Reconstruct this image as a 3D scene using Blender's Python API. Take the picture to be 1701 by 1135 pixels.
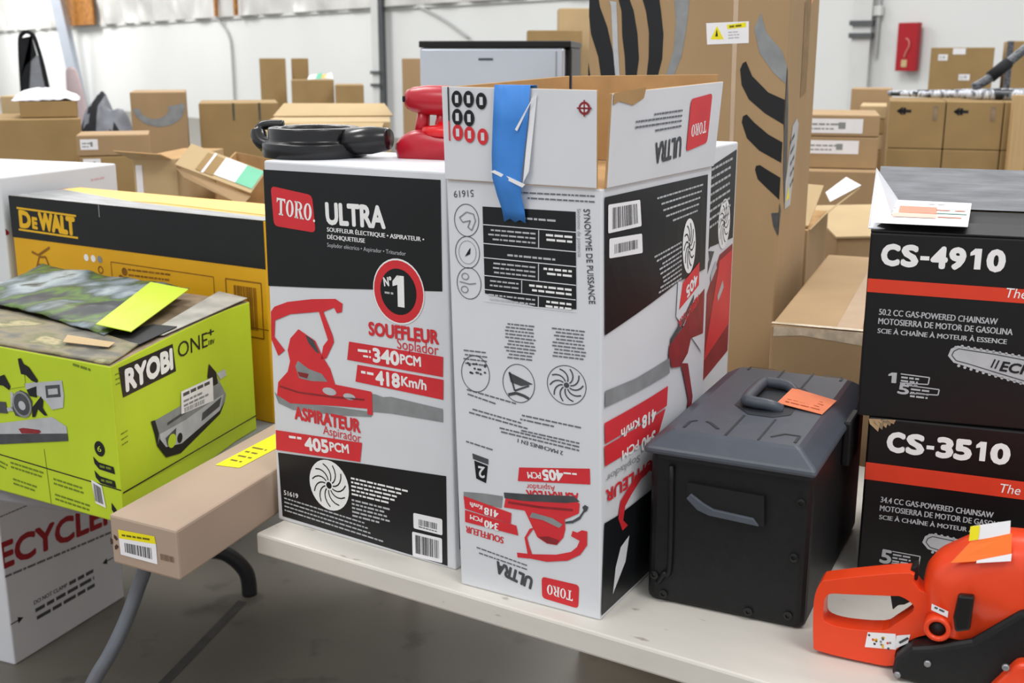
import bpy, bmesh, math, random
from mathutils import Vector, noise as mnoise
from math import sin, cos, pi
RAD = math.radians
rnd = random.Random(11)
S = bpy.context.scene
for o in list(bpy.data.objects):
    bpy.data.objects.remove(o, do_unlink=True)
COL = S.collection

# ------------------------------------------------------------------ camera, world, added lights, exposure
cd = bpy.data.cameras.new('camera'); cam = bpy.data.objects.new('camera', cd); COL.objects.link(cam)
cam.location = (0, 0, 1.48)
cam.rotation_euler = (RAD(90 - 13.951), 0, 0)
cd.sensor_width = 36.0
cd.lens = 1900 / 1701 * 36.0
cd.clip_start = 0.05; cd.clip_end = 200
cd.dof.use_dof = True; cd.dof.focus_distance = 1.68; cd.dof.aperture_fstop = 8.0
S.camera = cam
W = bpy.data.worlds.new('hall_light'); S.world = W; W.use_nodes = True
bg = W.node_tree.nodes['Background']
bg.inputs[0].default_value = (0.96, 0.98, 1.0, 1); bg.inputs[1].default_value = 0.82

def fill_light(x, y, z, size, power, col=(1, .98, .95)):  # area lights added overhead to brighten the foreground and back wall, no fixtures
    l = bpy.data.lights.new('overhead_fill_light', 'AREA'); l.energy = power; l.shape = 'DISK'; l.size = size; l.color = col
    o = bpy.data.objects.new('overhead_fill_light', l); COL.objects.link(o); o.location = (x, y, z)
    return o
for lx, ly, sz, pw in ((-3.0, -1.0, 2.0, 110), (2.0, -1.0, 2.0, 110), (-2.5, 4.5, 2.0, 150), (2.5, 4.0, 2.0, 120),
                       (1.5, 10.0, 3.0, 210), (-2.5, 15.0, 3.0, 250), (-6.5, 20.5, 3.0, 300), (-10.5, 26.0, 3.0, 360), (-14.5, 32.0, 3.0, 450), (-19.0, 37.5, 3.0, 800)):
    fill_light(lx, ly, 5.6, sz, pw)
S.view_settings.view_transform = 'Standard'; S.view_settings.look = 'None'
S.view_settings.exposure = 0.0; S.view_settings.gamma = 1.0
S.view_settings.use_curve_mapping = False

# ------------------------------------------------------------------ materials
def lin(h):
    h = h.lstrip('#'); v = [int(h[i:i + 2], 16) / 255 for i in (0, 2, 4)]
    return [c / 12.92 if c <= .04045 else ((c + .055) / 1.055) ** 2.4 for c in v]
MATS = {}
def M(name, col, rough=.5, var=.06, scale=14.0, bump=0.0, metal=0.0, spec=.4, stretch=(1, 1, 1), detail=4.0, speck=None, emit=0):
    if name in MATS: return MATS[name]
    m = bpy.data.materials.new(name); m.use_nodes = True
    nt = m.node_tree; N = nt.nodes; L = nt.links
    b = N['Principled BSDF']; c = lin(col)
    b.inputs['Roughness'].default_value = rough; b.inputs['Metallic'].default_value = metal
    b.inputs['Specular IOR Level'].default_value = spec
    tc = N.new('ShaderNodeTexCoord'); mp = N.new('ShaderNodeMapping'); mp.inputs['Scale'].default_value = stretch
    L.new(tc.outputs['Object'], mp.inputs['Vector'])
    nz = N.new('ShaderNodeTexNoise'); nz.inputs['Scale'].default_value = scale; nz.inputs['Detail'].default_value = detail
    L.new(mp.outputs[0], nz.inputs['Vector'])
    rp = N.new('ShaderNodeValToRGB')
    rp.color_ramp.elements[0].position = .3; rp.color_ramp.elements[1].position = .7
    rp.color_ramp.elements[0].color = [max(0, x * (1 - var)) for x in c] + [1]
    rp.color_ramp.elements[1].color = [min(1, x * (1 + var)) for x in c] + [1]
    L.new(nz.outputs['Fac'], rp.inputs[0])
    out = rp.outputs[0]
    if speck:
        n2 = N.new('ShaderNodeTexNoise'); n2.inputs['Scale'].default_value = speck[1]; n2.inputs['Detail'].default_value = 6
        L.new(mp.outputs[0], n2.inputs['Vector'])
        r2 = N.new('ShaderNodeValToRGB'); r2.color_ramp.elements[0].position = speck[2]; r2.color_ramp.elements[1].position = speck[2] + .08
        L.new(n2.outputs['Fac'], r2.inputs[0])
        mx = N.new('ShaderNodeMix'); mx.data_type = 'RGBA'
        L.new(r2.outputs[0], mx.inputs['Factor']); L.new(out, mx.inputs['A'])
        mx.inputs['B'].default_value = lin(speck[0]) + [1]
        out = mx.outputs['Result']
    L.new(out, b.inputs['Base Color'])
    if bump:
        bp = N.new('ShaderNodeBump'); bp.inputs['Strength'].default_value = bump; bp.inputs['Distance'].default_value = .01
        L.new(nz.outputs['Fac'], bp.inputs['Height']); L.new(bp.outputs[0], b.inputs['Normal'])
    MATS[name] = m
    return m
card = M('cardboard', '#ab8f6c', .75, .07, 6, .03, spec=.2, stretch=(1, 1, .5))
card_d = M('cardboard_dark', '#a0855b', .75, .08, 7, .03, spec=.2)
card_l = M('cardboard_light', '#bfa780', .75, .06, 6, .03, spec=.2)
card_g = M('cardboard_greyed', '#b09b89', .75, .05, 5, .02, spec=.2)
card_in = M('cardboard_inside', '#b89468', .85, .12, 18, .08, spec=.1)
white = M('white_carton', '#dcdee3', .5, .025, 9, .02, spec=.35)
ink_w = M('white_ink', '#f2f2f2', .5, .03, 30)
paper = M('white_paper', '#f0eff2', .6, .03, 20)
ink_k = M('black_ink', '#17191c', .38, .12, 12, spec=.4)
ink_bk = M('deep_black_ink', '#0d0d0f', .36, .15, 14, spec=.4)
ink_r = M('red_ink', '#d8323a', .42, .06, 20)
ink_dr = M('dark_red_ink', '#8f2a30', .45, .2, 30)
ink_g = M('grey_ink', '#8b8e90', .5, .15, 30)
ink_dg = M('dark_grey_ink', '#4a4c50', .5, .2, 40)
ink_lg = M('light_grey_ink', '#b9bcc0', .5, .1, 30)
ink_txt = M('small_text_ink', '#6d7077', .6, .05, 30)
ink_o = M('orange_ink', '#dd3f25', .42, .05, 20)
lime = M('lime_carton', '#bfd62f', .45, .05, 7, spec=.35)
lime_d = M('lime_text_ink', '#6f8420', .5, .1, 30)
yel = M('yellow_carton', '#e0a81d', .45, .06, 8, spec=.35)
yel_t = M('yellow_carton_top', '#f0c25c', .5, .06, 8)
yel_i = M('yellow_ink', '#e9b51e', .5, .05, 20)
lab_y = M('yellow_label', '#f2e417', .5, .03, 20)
lab_o = M('orange_label', '#f58a5c', .55, .05, 40)
tape_b = M('blue_tape', '#3f86d8', .6, .06, 25, .06)
tape_c = M('clear_tape', '#c6ab86', .22, .04, 20, spec=.6)
plast_k = M('black_plastic', '#131416', .48, .2, 90, .05, spec=.35)
plast_dk = M('dark_rubber_plastic', '#101113', .6, .2, 60)
plast_g = M('grey_plastic', '#4c515b', .42, .06, 40, .04, spec=.45)
plast_g_shade = M('grey_plastic_groove_shade', '#2a2d33', .5, .06, 40)
red_p = M('red_plastic', '#b3182a', .32, .06, 20, spec=.5)
red_b = M('bright_red_plastic', '#d6131c', .32, .05, 20, spec=.5)
ora_p = M('orange_plastic', '#ea451c', .3, .04, 20, spec=.5)
ora_c = M('cone_orange', '#e8650f', .45, .06, 20)
blk_gl = M('black_gloss_plastic', '#121214', .25, .1, 40, spec=.5)
steel = M('steel', '#9a9da1', .35, .05, 40, metal=.8)
leg_g = M('grey_leg_paint', '#70767e', .4, .06, 40, metal=.3)
leg_k = M('black_leg_paint', '#26272a', .45, .08, 40)
tab_w = M('worn_white_paint', '#d8d4cb', .5, .05, 7, .04, speck=('#8d8474', 16, .66), stretch=(1, 3, 3))
tab_g = M('grey_table_plastic', '#8c8d90', .55, .05, 30)
ply = M('pine_board', '#c9a878', .6, .1, 8, stretch=(6, 6, .5))
fr_s = M('silver_steel_door', '#ccd2dc', .2, .02, 4, metal=.65, spec=.5)
fr_k = M('black_cabinet_paint', '#0f1012', .4, .1, 20)
cloth_w = M('white_plastic_sheet', '#e6e5ee', .4, .04, 10, .1)
tarp = M('grey_tarp', '#6f727a', .5, .35, 9, .2)
teal = M('teal_label', '#77c6a4', .6, .04, 20)
ext_r = M('dark_red_paint', '#a31220', .4, .05, 20)
wrap = M('dark_shrink_wrap', '#55585e', .3, .9, 22, .3, stretch=(2.2, 1, 5), detail=8)
cable_m = M('grey_cable', '#a9aaa9', .6)
pinkm = M('dusty_pink', '#c9b4b6', .7)
concrete = M('concrete', '#6b675e', .42, .12, 1.6, .03, spec=.4, speck=('#5b5850', 9, .6), detail=10)
floor_dark = M('dark_floor_strip', '#4a4845', .8, .2, 30)
wallp = M('white_wall_paint', '#d9dbda', .7, .025, .6, spec=.2)
insul = M('insulation_facing', '#c9c9c6', .35, .1, 1.5, .1, spec=.5)
osb = M('osb_board', '#9a6526', .75, .35, 9, .1)
colm = M('column_paint', '#aeb6c2', .5, .05, 3)
colw = M('column_white', '#d3d4d3', .6, .05, 3)
band = M('column_band', '#55585a', .6, .1, 10)
mesh_g = M('bag_fabric', '#8d9096', .8, .1, 30)
blk_f = M('black_fabric', '#15161a', .8, .3, 30)
flap_lit = M('lit_flap_grey', '#85878b', .5, .22, 50, .08, stretch=(.3, 3, 1))  # grey paints the light falling on the upturned back flap
scuff = M('scuffed_print', '#55554a', .5, .5, 16, .06, stretch=(3, 1, 1), detail=8)
brownish = M('torn_board', '#8a7760', .7, .35, 24, .1)
ink_ol = M('olive_ink', '#5d7a28', .45, .4, 24)
ink_gl = M('glossy_grey_print', '#9aa3a8', .3, .25, 14, .1)

# ------------------------------------------------------------------ builders
def tag(o, label, cat, group=None, kind=None):
    if label: o['label'] = label
    if cat: o['category'] = cat
    if group: o['group'] = group
    if kind: o['kind'] = kind
    return o
def thing(name, label, cat, loc, rot=0, group=None):
    o = bpy.data.objects.new(name, None); COL.objects.link(o); o.empty_display_size = .05
    o.location = loc; o.rotation_euler = (0, 0, RAD(rot))
    return tag(o, label, cat, group)
def put(name, bm, mats, parent=None, deform=None, bevel=0, seg=2, smooth=False, ang=35, norm=True):
    if deform:
        for v in bm.verts: v.co = Vector(deform(*v.co))
    if norm: bmesh.ops.recalc_face_normals(bm, faces=bm.faces)
    me = bpy.data.meshes.new(name); bm.to_mesh(me); bm.free()
    for m in (mats if isinstance(mats, (list, tuple)) else [mats]): me.materials.append(m)
    o = bpy.data.objects.new(name, me); COL.objects.link(o)
    if parent: o.parent = parent
    if bevel:
        b = o.modifiers.new('bevel', 'BEVEL'); b.width = bevel; b.segments = seg; b.limit_method = 'ANGLE'; b.angle_limit = RAD(ang)
    if smooth:
        for p in me.polygons: p.use_smooth = True
    return o
def NB(): return bmesh.new()
def box(bm, x0, y0, z0, x1, y1, z1, n=(1, 1, 1), mi=0, top=None, skip=''):
    """closed box with optional grid; material index mi, top face index top"""
    P = lambda a, b, i, k: a + (b - a) * i / k
    g = {}
    def V(i, j, k):
        key = (i, j, k)
        if key not in g: g[key] = bm.verts.new((P(x0, x1, i, n[0]), P(y0, y1, j, n[1]), P(z0, z1, k, n[2])))
        return g[key]
    def F(q, m): f = bm.faces.new(q); f.material_index = m
    for i in range(n[0]):
        for j in range(n[1]):
            if 'b' not in skip: F([V(i, j, 0), V(i, j + 1, 0), V(i + 1, j + 1, 0), V(i + 1, j, 0)], mi)
            if 't' not in skip: F([V(i, j, n[2]), V(i + 1, j, n[2]), V(i + 1, j + 1, n[2]), V(i, j + 1, n[2])], mi if top is None else top)
    for i in range(n[0]):
        for k in range(n[2]):
            F([V(i, 0, k), V(i + 1, 0, k), V(i + 1, 0, k + 1), V(i, 0, k + 1)], mi)
            F([V(i, n[1], k), V(i, n[1], k + 1), V(i + 1, n[1], k + 1), V(i + 1, n[1], k)], mi)
    for j in range(n[1]):
        for k in range(n[2]):
            F([V(0, j, k), V(0, j, k + 1), V(0, j + 1, k + 1), V(0, j + 1, k)], mi)
            F([V(n[0], j, k), V(n[0], j + 1, k), V(n[0], j + 1, k + 1), V(n[0], j, k + 1)], mi)
    return bm
def hexa(bm, c, mi=0):
    v = [bm.verts.new(p) for p in c]
    for q in ((0, 3, 2, 1), (4, 5, 6, 7), (0, 1, 5, 4), (1, 2, 6, 5), (2, 3, 7, 6), (3, 0, 4, 7)):
        bm.faces.new([v[i] for i in q]).material_index = mi
    return bm
def slab(bm, quad, t, mi=0, mi2=None):
    """thin sheet of real thickness from four corner points; mi2 = material of the second side"""
    q = [Vector(p) for p in quad]; n = (q[1] - q[0]).cross(q[3] - q[0]).normalized() * t
    a = [bm.verts.new(p) for p in q]; b = [bm.verts.new(p + n) for p in q]
    bm.faces.new(a).material_index = mi if mi2 is None else mi2
    bm.faces.new(b[::-1]).material_index = mi
    for i in range(4):
        j = (i + 1) % 4; bm.faces.new([a[i], b[i], b[j], a[j]]).material_index = mi if mi2 is None else mi2
    return bm
def tube(bm, pts, r, n=10, mi=0, closed=False):
    pts = [Vector(p) for p in pts]; rings = []; k = len(pts); up = None
    for i, p in enumerate(pts):
        if closed: d = pts[(i + 1) % k] - pts[i - 1]
        else: d = pts[min(i + 1, k - 1)] - pts[max(i - 1, 0)]
        d.normalize()
        if up is None: up = Vector((0, 0, 1)) if abs(d.z) < .9 else Vector((1, 0, 0))
        a = d.cross(up).normalized(); b = a.cross(d).normalized(); up = b
        rr = r[i] if isinstance(r, (list, tuple)) else r
        rings.append([bm.verts.new(p + a * rr * cos(2 * pi * t / n) + b * rr * sin(2 * pi * t / n)) for t in range(n)])
    for i in range(k if closed else k - 1):
        A, B = rings[i], rings[(i + 1) % k]
        for t in range(n): bm.faces.new([A[t], A[(t + 1) % n], B[(t + 1) % n], B[t]]).material_index = mi
    if not closed:
        bm.faces.new(rings[0]).material_index = mi; bm.faces.new(rings[-1][::-1]).material_index = mi
    return bm
def curve_pts(p, n=8):
    p = [Vector(q) for q in p]; out = []
    for i in range(len(p) - 1):
        a, b, c, d = p[max(i - 1, 0)], p[i], p[i + 1], p[min(i + 2, len(p) - 1)]
        for t in range(n):
            t /= n
            out.append(.5 * ((2 * b) + (c - a) * t + (2 * a - 5 * b + 4 * c - d) * t * t + (3 * b - a - 3 * c + d) * t ** 3))
    out.append(p[-1]); return out
def lathe(bm, prof, n=28, mi=0, ax=lambda r, h, a: (r * cos(a), r * sin(a), h), closed=False):
    rings = [[bm.verts.new(ax(r, h, 2 * pi * t / n)) for t in range(n)] for r, h in prof]
    m = len(rings)
    for i in range(m if closed else m - 1):
        A, B = rings[i], rings[(i + 1) % m]
        for t in range(n): bm.faces.new([A[t], A[(t + 1) % n], B[(t + 1) % n], B[t]]).material_index = mi
    if not closed:
        bm.faces.new(rings[0]).material_index = mi; bm.faces.new(rings[-1][::-1]).material_index = mi
    return bm
def prism(bm, pts, y0, y1, holes=(), mi=0):
    """profile (x,z) in metres, optional holes, extruded from y0 to y1"""
    loops = [pts] + list(holes); E = []; sides = []
    for lp in loops:
        a = [bm.verts.new((x, y0, z)) for x, z in lp]; b = [bm.verts.new((x, y1, z)) for x, z in lp]
        sides.append((a, b))
    if not holes:
        a, b = sides[0]; bm.faces.new(a).material_index = mi; bm.faces.new(b[::-1]).material_index = mi
    else:
        for w in (0, 1):
            ed = []
            for s in sides:
                v = s[w]
                for i in range(len(v)): ed.append(bm.edges.new((v[i], v[(i + 1) % len(v)])))
            bmesh.ops.triangle_fill(bm, edges=ed, use_beauty=True)
    for a, b in sides:
        for i in range(len(a)):
            j = (i + 1) % len(a); bm.faces.new([a[i], a[j], b[j], b[i]]).material_index = mi
    return bm
def pillow(bm, pts, layers, mi=0, sub=3, ctr=None):
    """rounded body: profile (x,z), layers = [(y, scale)]"""
    cp = curve_pts([(x, 0, z) for x, z in pts + [pts[0]]], sub)[:-1]
    cx = sum(p.x for p in cp) / len(cp); cz = sum(p.z for p in cp) / len(cp)
    if ctr: cx, cz = ctr
    rings = [[bm.verts.new((cx + (p.x - cx) * s, y, cz + (p.z - cz) * s)) for p in cp] for y, s in layers]
    n = len(cp)
    for A, B in zip(rings, rings[1:]):
        for i in range(n): bm.faces.new([A[i], A[(i + 1) % n], B[(i + 1) % n], B[i]]).material_index = mi
    bm.faces.new(rings[0]).material_index = mi; bm.faces.new(rings[-1][::-1]).material_index = mi
    return bm
def MM(pts, s=.001): return [(x * s, y * s) for x, y in pts]

# ------------------------------------------------------------------ printing (thin ink layers lying on a face)
TXT = {}
def text_mesh(s, bold):
    k = (s, bold)
    if k not in TXT:
        c = bpy.data.curves.new('t', 'FONT'); c.body = s; c.size = 1; c.resolution_u = 3; c.offset = bold
        o = bpy.data.objects.new('t', c); COL.objects.link(o)
        dg = bpy.context.evaluated_depsgraph_get()
        me = bpy.data.meshes.new_from_object(o.evaluated_get(dg))
        vs = [(v.co.x, v.co.y) for v in me.vertices]; fs = [tuple(p.vertices) for p in me.polygons]
        bpy.data.objects.remove(o); bpy.data.curves.remove(c); bpy.data.meshes.remove(me)
        TXT[k] = (vs, fs)
    return TXT[k]
class Print:
    """shapes in millimetres on a face (u right, v up)"""
    def __init__(s): s.bm = bmesh.new(); s.m = []; s.L = 1
    def mi(s, m):
        if m not in s.m: s.m.append(m)
        return s.m.index(m)
    def poly(s, pts, m, L=1):
        f = s.bm.faces.new([s.bm.verts.new((x, y, L)) for x, y in pts]); f.material_index = s.mi(m)
        return s
    def rect(s, x0, y0, x1, y1, m, L=1): return s.poly([(x0, y0), (x1, y0), (x1, y1), (x0, y1)], m, L)
    def rrect(s, pts, r, m, L=1):
        out = []; n = len(pts)
        for i in range(n):
            p, a, b = Vector(pts[i]), Vector(pts[i - 1]), Vector(pts[(i + 1) % n])
            u = (a - p).normalized() * r; w = (b - p).normalized() * r
            for t in range(5):
                t /= 4; out.append(tuple((1 - t) ** 2 * (p + u) + 2 * t * (1 - t) * p + t * t * (p + w)))
        return s.poly(out, m, L)
    def disc(s, cx, cy, rx, ry, m, L=1, n=32): return s.poly([(cx + rx * cos(2 * pi * i / n), cy + ry * sin(2 * pi * i / n)) for i in range(n)], m, L)
    def ring(s, cx, cy, rx, ry, w, m, L=1, n=32):
        o = [s.bm.verts.new((cx + rx * cos(2 * pi * i / n), cy + ry * sin(2 * pi * i / n), L)) for i in range(n)]
        q = [s.bm.verts.new((cx + (rx - w) * cos(2 * pi * i / n), cy + (ry - w) * sin(2 * pi * i / n), L)) for i in range(n)]
        for i in range(n):
            j = (i + 1) % n; s.bm.faces.new([o[i], o[j], q[j], q[i]]).material_index = s.mi(m)
        return s
    def stroke(s, pts, w, m, L=1):
        for a, b in zip(pts, pts[1:]):
            a, b = Vector(a), Vector(b); d = (b - a)
            if d.length < 1e-6: continue
            n = Vector((-d.y, d.x)).normalized() * w / 2
            s.poly([a + n, a - n, b - n, b + n], m, L)
        return s
    def shape(s, vs, fs, p0, p1, h, m, L, fit=True, slant=0):
        p0, p1 = Vector(p0), Vector(p1); d = p1 - p0; ln = d.length; ex = d.normalized(); ey = Vector((-ex.y, ex.x))
        x0 = min(v[0] for v in vs); x1 = max(v[0] for v in vs); y1 = max(v[1] for v in vs); y0 = max(0, min(v[1] for v in vs))
        sx = ln / (x1 - x0); sy = h / y1
        V = []
        for x, y in vs:
            p = p0 + ex * ((x - x0) * sx + slant * y * sy) + ey * (y * sy); V.append(s.bm.verts.new((p.x, p.y, L)))
        k = s.mi(m)
        for f in fs:
            if len(set(f)) > 2:
                try: s.bm.faces.new([V[i] for i in f]).material_index = k
                except ValueError: pass
        return s
    def text(s, t, p0, p1, h, m, L=2, bold=.02, slant=0):
        vs, fs = text_mesh(t, 0)
        k = bold * h * 1.7
        sh = [(0, 0)] if bold < .012 else ([(-k, 0), (k, 0)] if h < 12 else [(-k, 0), (k, 0), (0, k), (0, -k), (-.7 * k, -.7 * k), (.7 * k, -.7 * k), (-.7 * k, .7 * k), (.7 * k, .7 * k)])
        for q, (dx, dy) in enumerate(sh): s.shape(vs, fs, (p0[0] + dx, p0[1] + dy), (p1[0] + dx, p1[1] + dy), h, m, L + .14 * q, slant=slant)
        return s
    def one(s, x, y, h, w, m, L=2):
        s.poly([(x + w * .42, y), (x + w, y), (x + w, y + h), (x + w * .5, y + h), (x + w * .42, y + h * .9)], m, L)
        return s.poly([(x, y + h * .64), (x + w * .42, y + h * .70), (x + w * .42, y + h * .9), (x + w * .6, y + h), (x + w * .40, y + h), (x, y + h * .80)], m, L)
    def codeline(s, items, y0, slope, h, m):
        for ch, a, b in items:
            y = y0 + slope * a
            if ch == '1': s.one(a, y, h, b - a, m)
            elif ch == '-': s.rect(a, y + h * .30, b, y + h * .50, m, 2)
            else: s.text(ch, (a + 1.8, y), (b - 1.8, y), h - 1.5, m, 2, .05)
        return s
    def lines(s, p0, p1, h, m, L=2, fill=.9):
        """one line of print too small to read"""
        p0, p1 = Vector(p0), Vector(p1); d = p1 - p0; ln = d.length; ex = d.normalized(); ey = Vector((-ex.y, ex.x)); t = 0
        while t < ln * fill:
            w = min(ln - t, h * rnd.uniform(1.5, 5)); a = p0 + ex * t; b = p0 + ex * (t + w)
            s.poly([a, b, b + ey * h, a + ey * h], m, L); t += w + h * .7
        return s
    def para(s, p0, p1, step, n, h, m, L=2, rag=.35):
        p0, p1 = Vector(p0), Vector(p1); d = (p1 - p0); ey = Vector((-d.y, d.x)).normalized()
        for i in range(n):
            q = -ey * step * i; s.lines(p0 + q, p0 + q + d * (1 - rag * rnd.random()), h, m, L)
        return s
    def bars(s, q, m=None, L=3, n=26):
        """barcode in quad q (bottom-left, bottom-right, top-right, top-left)"""
        a, b, c, d = [Vector(p) for p in q]; t = 0
        while t < 1:
            w = rnd.choice((.012, .02, .03, .04)); e = min(1, t + w)
            s.poly([a.lerp(b, t), a.lerp(b, e), d.lerp(c, e), d.lerp(c, t)], m or ink_k, L); t = e + rnd.choice((.012, .02, .035))
        return s
    def fan(s, cx, cy, rx, ry, m, L=2, k=10, w=2, hub=.14):
        for i in range(k):
            a = 2 * pi * i / k; pts = []
            for t in range(6):
                r = .2 + .68 * t / 5; b = a + .75 * (t / 5) ** 1.4; pts.append((cx + rx * r * cos(b), cy + ry * r * sin(b)))
            s.stroke(pts, w, m, L)
        return s.disc(cx, cy, rx * hub, ry * hub, m, L)
    def serif(s, p0, p1, h, m, L):
        """T O R O in narrow slab-serif capitals"""
        vs, fs = [], []
        def P(pts):
            k = len(vs); vs.extend(pts); fs.append(tuple(range(k, k + len(pts))))
        def O(x):
            n = 20; k = len(vs)
            for i in range(n): vs.append((x + .36 + .36 * cos(2 * pi * i / n), .5 + .5 * sin(2 * pi * i / n)))
            for i in range(n): vs.append((x + .36 + .15 * cos(2 * pi * i / n), .5 + .42 * sin(2 * pi * i / n)))
            for i in range(n):
                j = (i + 1) % n; fs.append((k + i, k + j, k + n + j, k + n + i))
        P([(0, .88), (0, 1), (.8, 1), (.8, .88)]); P([(0, .7), (0, .9), (.08, .88), (.14, .88)]); P([(.8, .7), (.66, .88), (.72, .88), (.8, .9)])
        P([(.3, 0), (.5, 0), (.5, .9), (.3, .9)]); P([(.2, 0), (.6, 0), (.6, .09), (.2, .09)])
        O(.86)
        x = 1.66
        P([(x, 0), (x + .34, 0), (x + .34, .09), (x, .09)]); P([(x + .07, 0), (x + .27, 0), (x + .27, 1), (x + .07, 1)]); P([(x, .91), (x + .3, .91), (x + .3, 1), (x, 1)])
        n = 10; k = len(vs)
        for i in range(n + 1):
            a = pi / 2 - pi * i / n; vs.append((x + .36 + .34 * cos(a), .74 + .26 * sin(a)))
        for i in range(n + 1):
            a = pi / 2 - pi * i / n; vs.append((x + .34 + .16 * cos(a), .74 + .18 * sin(a)))
        for i in range(n): fs.append((k + i, k + i + 1, k + n + 2 + i, k + n + 1 + i))
        P([(x + .26, .48), (x + .4, .5), (x + .4, .56), (x + .26, .56)]); P([(x + .26, .92), (x + .4, .92), (x + .37, 1), (x + .26, 1)])
        P([(x + .34, .52), (x + .54, .52), (x + .78, .0), (x + .56, 0)]); P([(x + .5, 0), (x + .84, 0), (x + .84, .09), (x + .52, .09)])
        O(2.5)
        return s.shape(vs, fs, p0, p1, h, m, L)
    def build(s, name, face, parent, deform=None, cut=0, W=0, label=None, eps=.00022, cutv=0, V=0):
        bm = s.bm
        if cut:
            for k in range(1, cut):
                g = bm.verts[:] + bm.edges[:] + bm.faces[:]
                bmesh.ops.bisect_plane(bm, geom=g, plane_co=(W * k / cut, 0, 0), plane_no=(1, 0, 0))
        for k in range(1, cutv):
            g = bm.verts[:] + bm.edges[:] + bm.faces[:]
            bmesh.ops.bisect_plane(bm, geom=g, plane_co=(0, V * k / cutv, 0), plane_no=(0, 1, 0))
        for v in bm.verts:
            u, w, L = v.co; v.co = face(u * .001, w * .001, .0005 + eps * L)
        o = put(name, bm, s.m, parent, deform, norm=False)
        if label: o['label'] = label
        return o
def F_front(u, v, o): return Vector((u, -o, v))
def F_right(w): return lambda u, v, o: Vector((w + o, u, v))
def F_left(d): return lambda u, v, o: Vector((-o, d - u, v))
def F_top(h): return lambda u, v, o: Vector((u, v, h + o))

# ------------------------------------------------------------------ the hall: floor, wall, ceiling
bm = NB(); box(bm, -30, -6, -.1, 20, 60, 0)
floor = put('floor', bm, concrete); floor['kind'] = 'structure'
# dark strip crossing the floor between the two tables
bm = NB(); hexa(bm, [(-.98, 1.95, -.001), (-.955, 1.94, -.001), (-.742, 2.93, -.001), (-.768, 2.94, -.001),
                     (-.98, 1.95, .0012), (-.955, 1.94, .0012), (-.742, 2.93, .0012), (-.768, 2.94, .0012)])
put('dark_strip', bm, floor_dark, floor)
WD = Vector((.618, -.786, 0)); WN = Vector((-.786, -.618, 0)); W0 = Vector((-2.377, 22.2, 0)); WROT = math.degrees(math.atan2(-.786, .618))
def on_wall(x, out=0):   # a point on the wall's face at world x, out metres in front of it
    t = (x - W0.x) / WD.x; p = W0 + WD * t + WN * out; return p
a = on_wall(-24); ln = (on_wall(11) - a).length
wall = thing('wall_back', None, None, a, WROT); wall['kind'] = 'structure'
bm = NB(); box(bm, 0, 0, 0, ln, .25, 2.385); put('lower_panel', bm, wallp, wall)
bm = NB(); box(bm, 0, .12, 2.385, ln, .35, 6); put('upper_panel', bm, wallp, wall)
bm = NB(); nx, nz = 420, 26; grid = []
for i in range(nx + 1):
    row = []
    for k in range(nz + 1):
        x = ln * i / nx; z = 2.39 + 3.4 * k / nz
        b = mnoise.noise(Vector((x * 1.1, z * .9, 3))) * .10 + mnoise.noise(Vector((x * 4, z * 1.3, 7))) * .06 - .09 * abs(sin(x * pi / 1.25)) + .05 * mnoise.noise(Vector((x * 2 + z * 3, z * 2, 1)))
        row.append(bm.verts.new((x, -.04 + b, z)))
    grid.append(row)
for i in range(nx):
    for k in range(nz): bm.faces.new([grid[i][k], grid[i + 1][k], grid[i + 1][k + 1], grid[i][k + 1]])
put('insulation_blanket', bm, insul, wall, smooth=True)
bm = NB(); box(bm, 0, -.05, 2.34, ln, .0, 2.385); put('ledge_strip', bm, colw, wall)
def wl(x): return (on_wall(x) - a).length          # distance along the wall for a world x
bm = NB(); box(bm, wl(-13.4), -.26, 2.40, wl(-11.8), -.2, 4.4); put('board_panel', bm, osb, wall)
for wx in (-6.75, -6.1):
    bm = NB(); box(bm, wl(wx), -.22, 2.40, wl(wx) + .12, -.16, 4.4); put('wall_batten', bm, osb, wall)
# columns
def column(name, p, rot, w, d, h, mat, lean=0, bands=()):
    t = thing(name, None, None, p, rot); t['kind'] = 'structure'
    bm = NB(); hexa(bm, [(0, 0, 0), (w, 0, 0), (w, d, 0), (0, d, 0), (lean, 0, h), (w * 1.15 + lean, 0, h), (w * 1.15 + lean, d, h), (lean, d, h)])
    put('post', bm, mat, t)
    for z in bands:
        bm = NB(); box(bm, -.03, -.04, z, w + .03, d - .02, z + .055); put('strap_band', bm, band, t)
    return t
c1 = column('steel_column', on_wall(-2.36, .32), WROT + 35, .13, .2, 6, colw, bands=(.95, 1.18))
bm = NB(); box(bm, .13, .02, 0, .21, .18, 6); put('column_flange', bm, band, c1)
column('steel_column', on_wall(-12.75, .5), WROT + 45, .28, .3, 6, colm, lean=-.9)
column('steel_column', on_wall(4.13, .22), WROT + 25, .2, .16, 6, colw, bands=(1.70, 1.84))
t = thing('wall_conduit', None, None, on_wall(4.27, .05), WROT); t['kind'] = 'structure'
bm = NB(); tube(bm, [(0, 0, 1.5), (0, 0, 6)], .02); put('conduit', bm, cable_m, t)
bm = NB(); box(bm, -.05, -.04, 1.95, .05, .02, 2.06); put('conduit_box', bm, colw, t)

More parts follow.
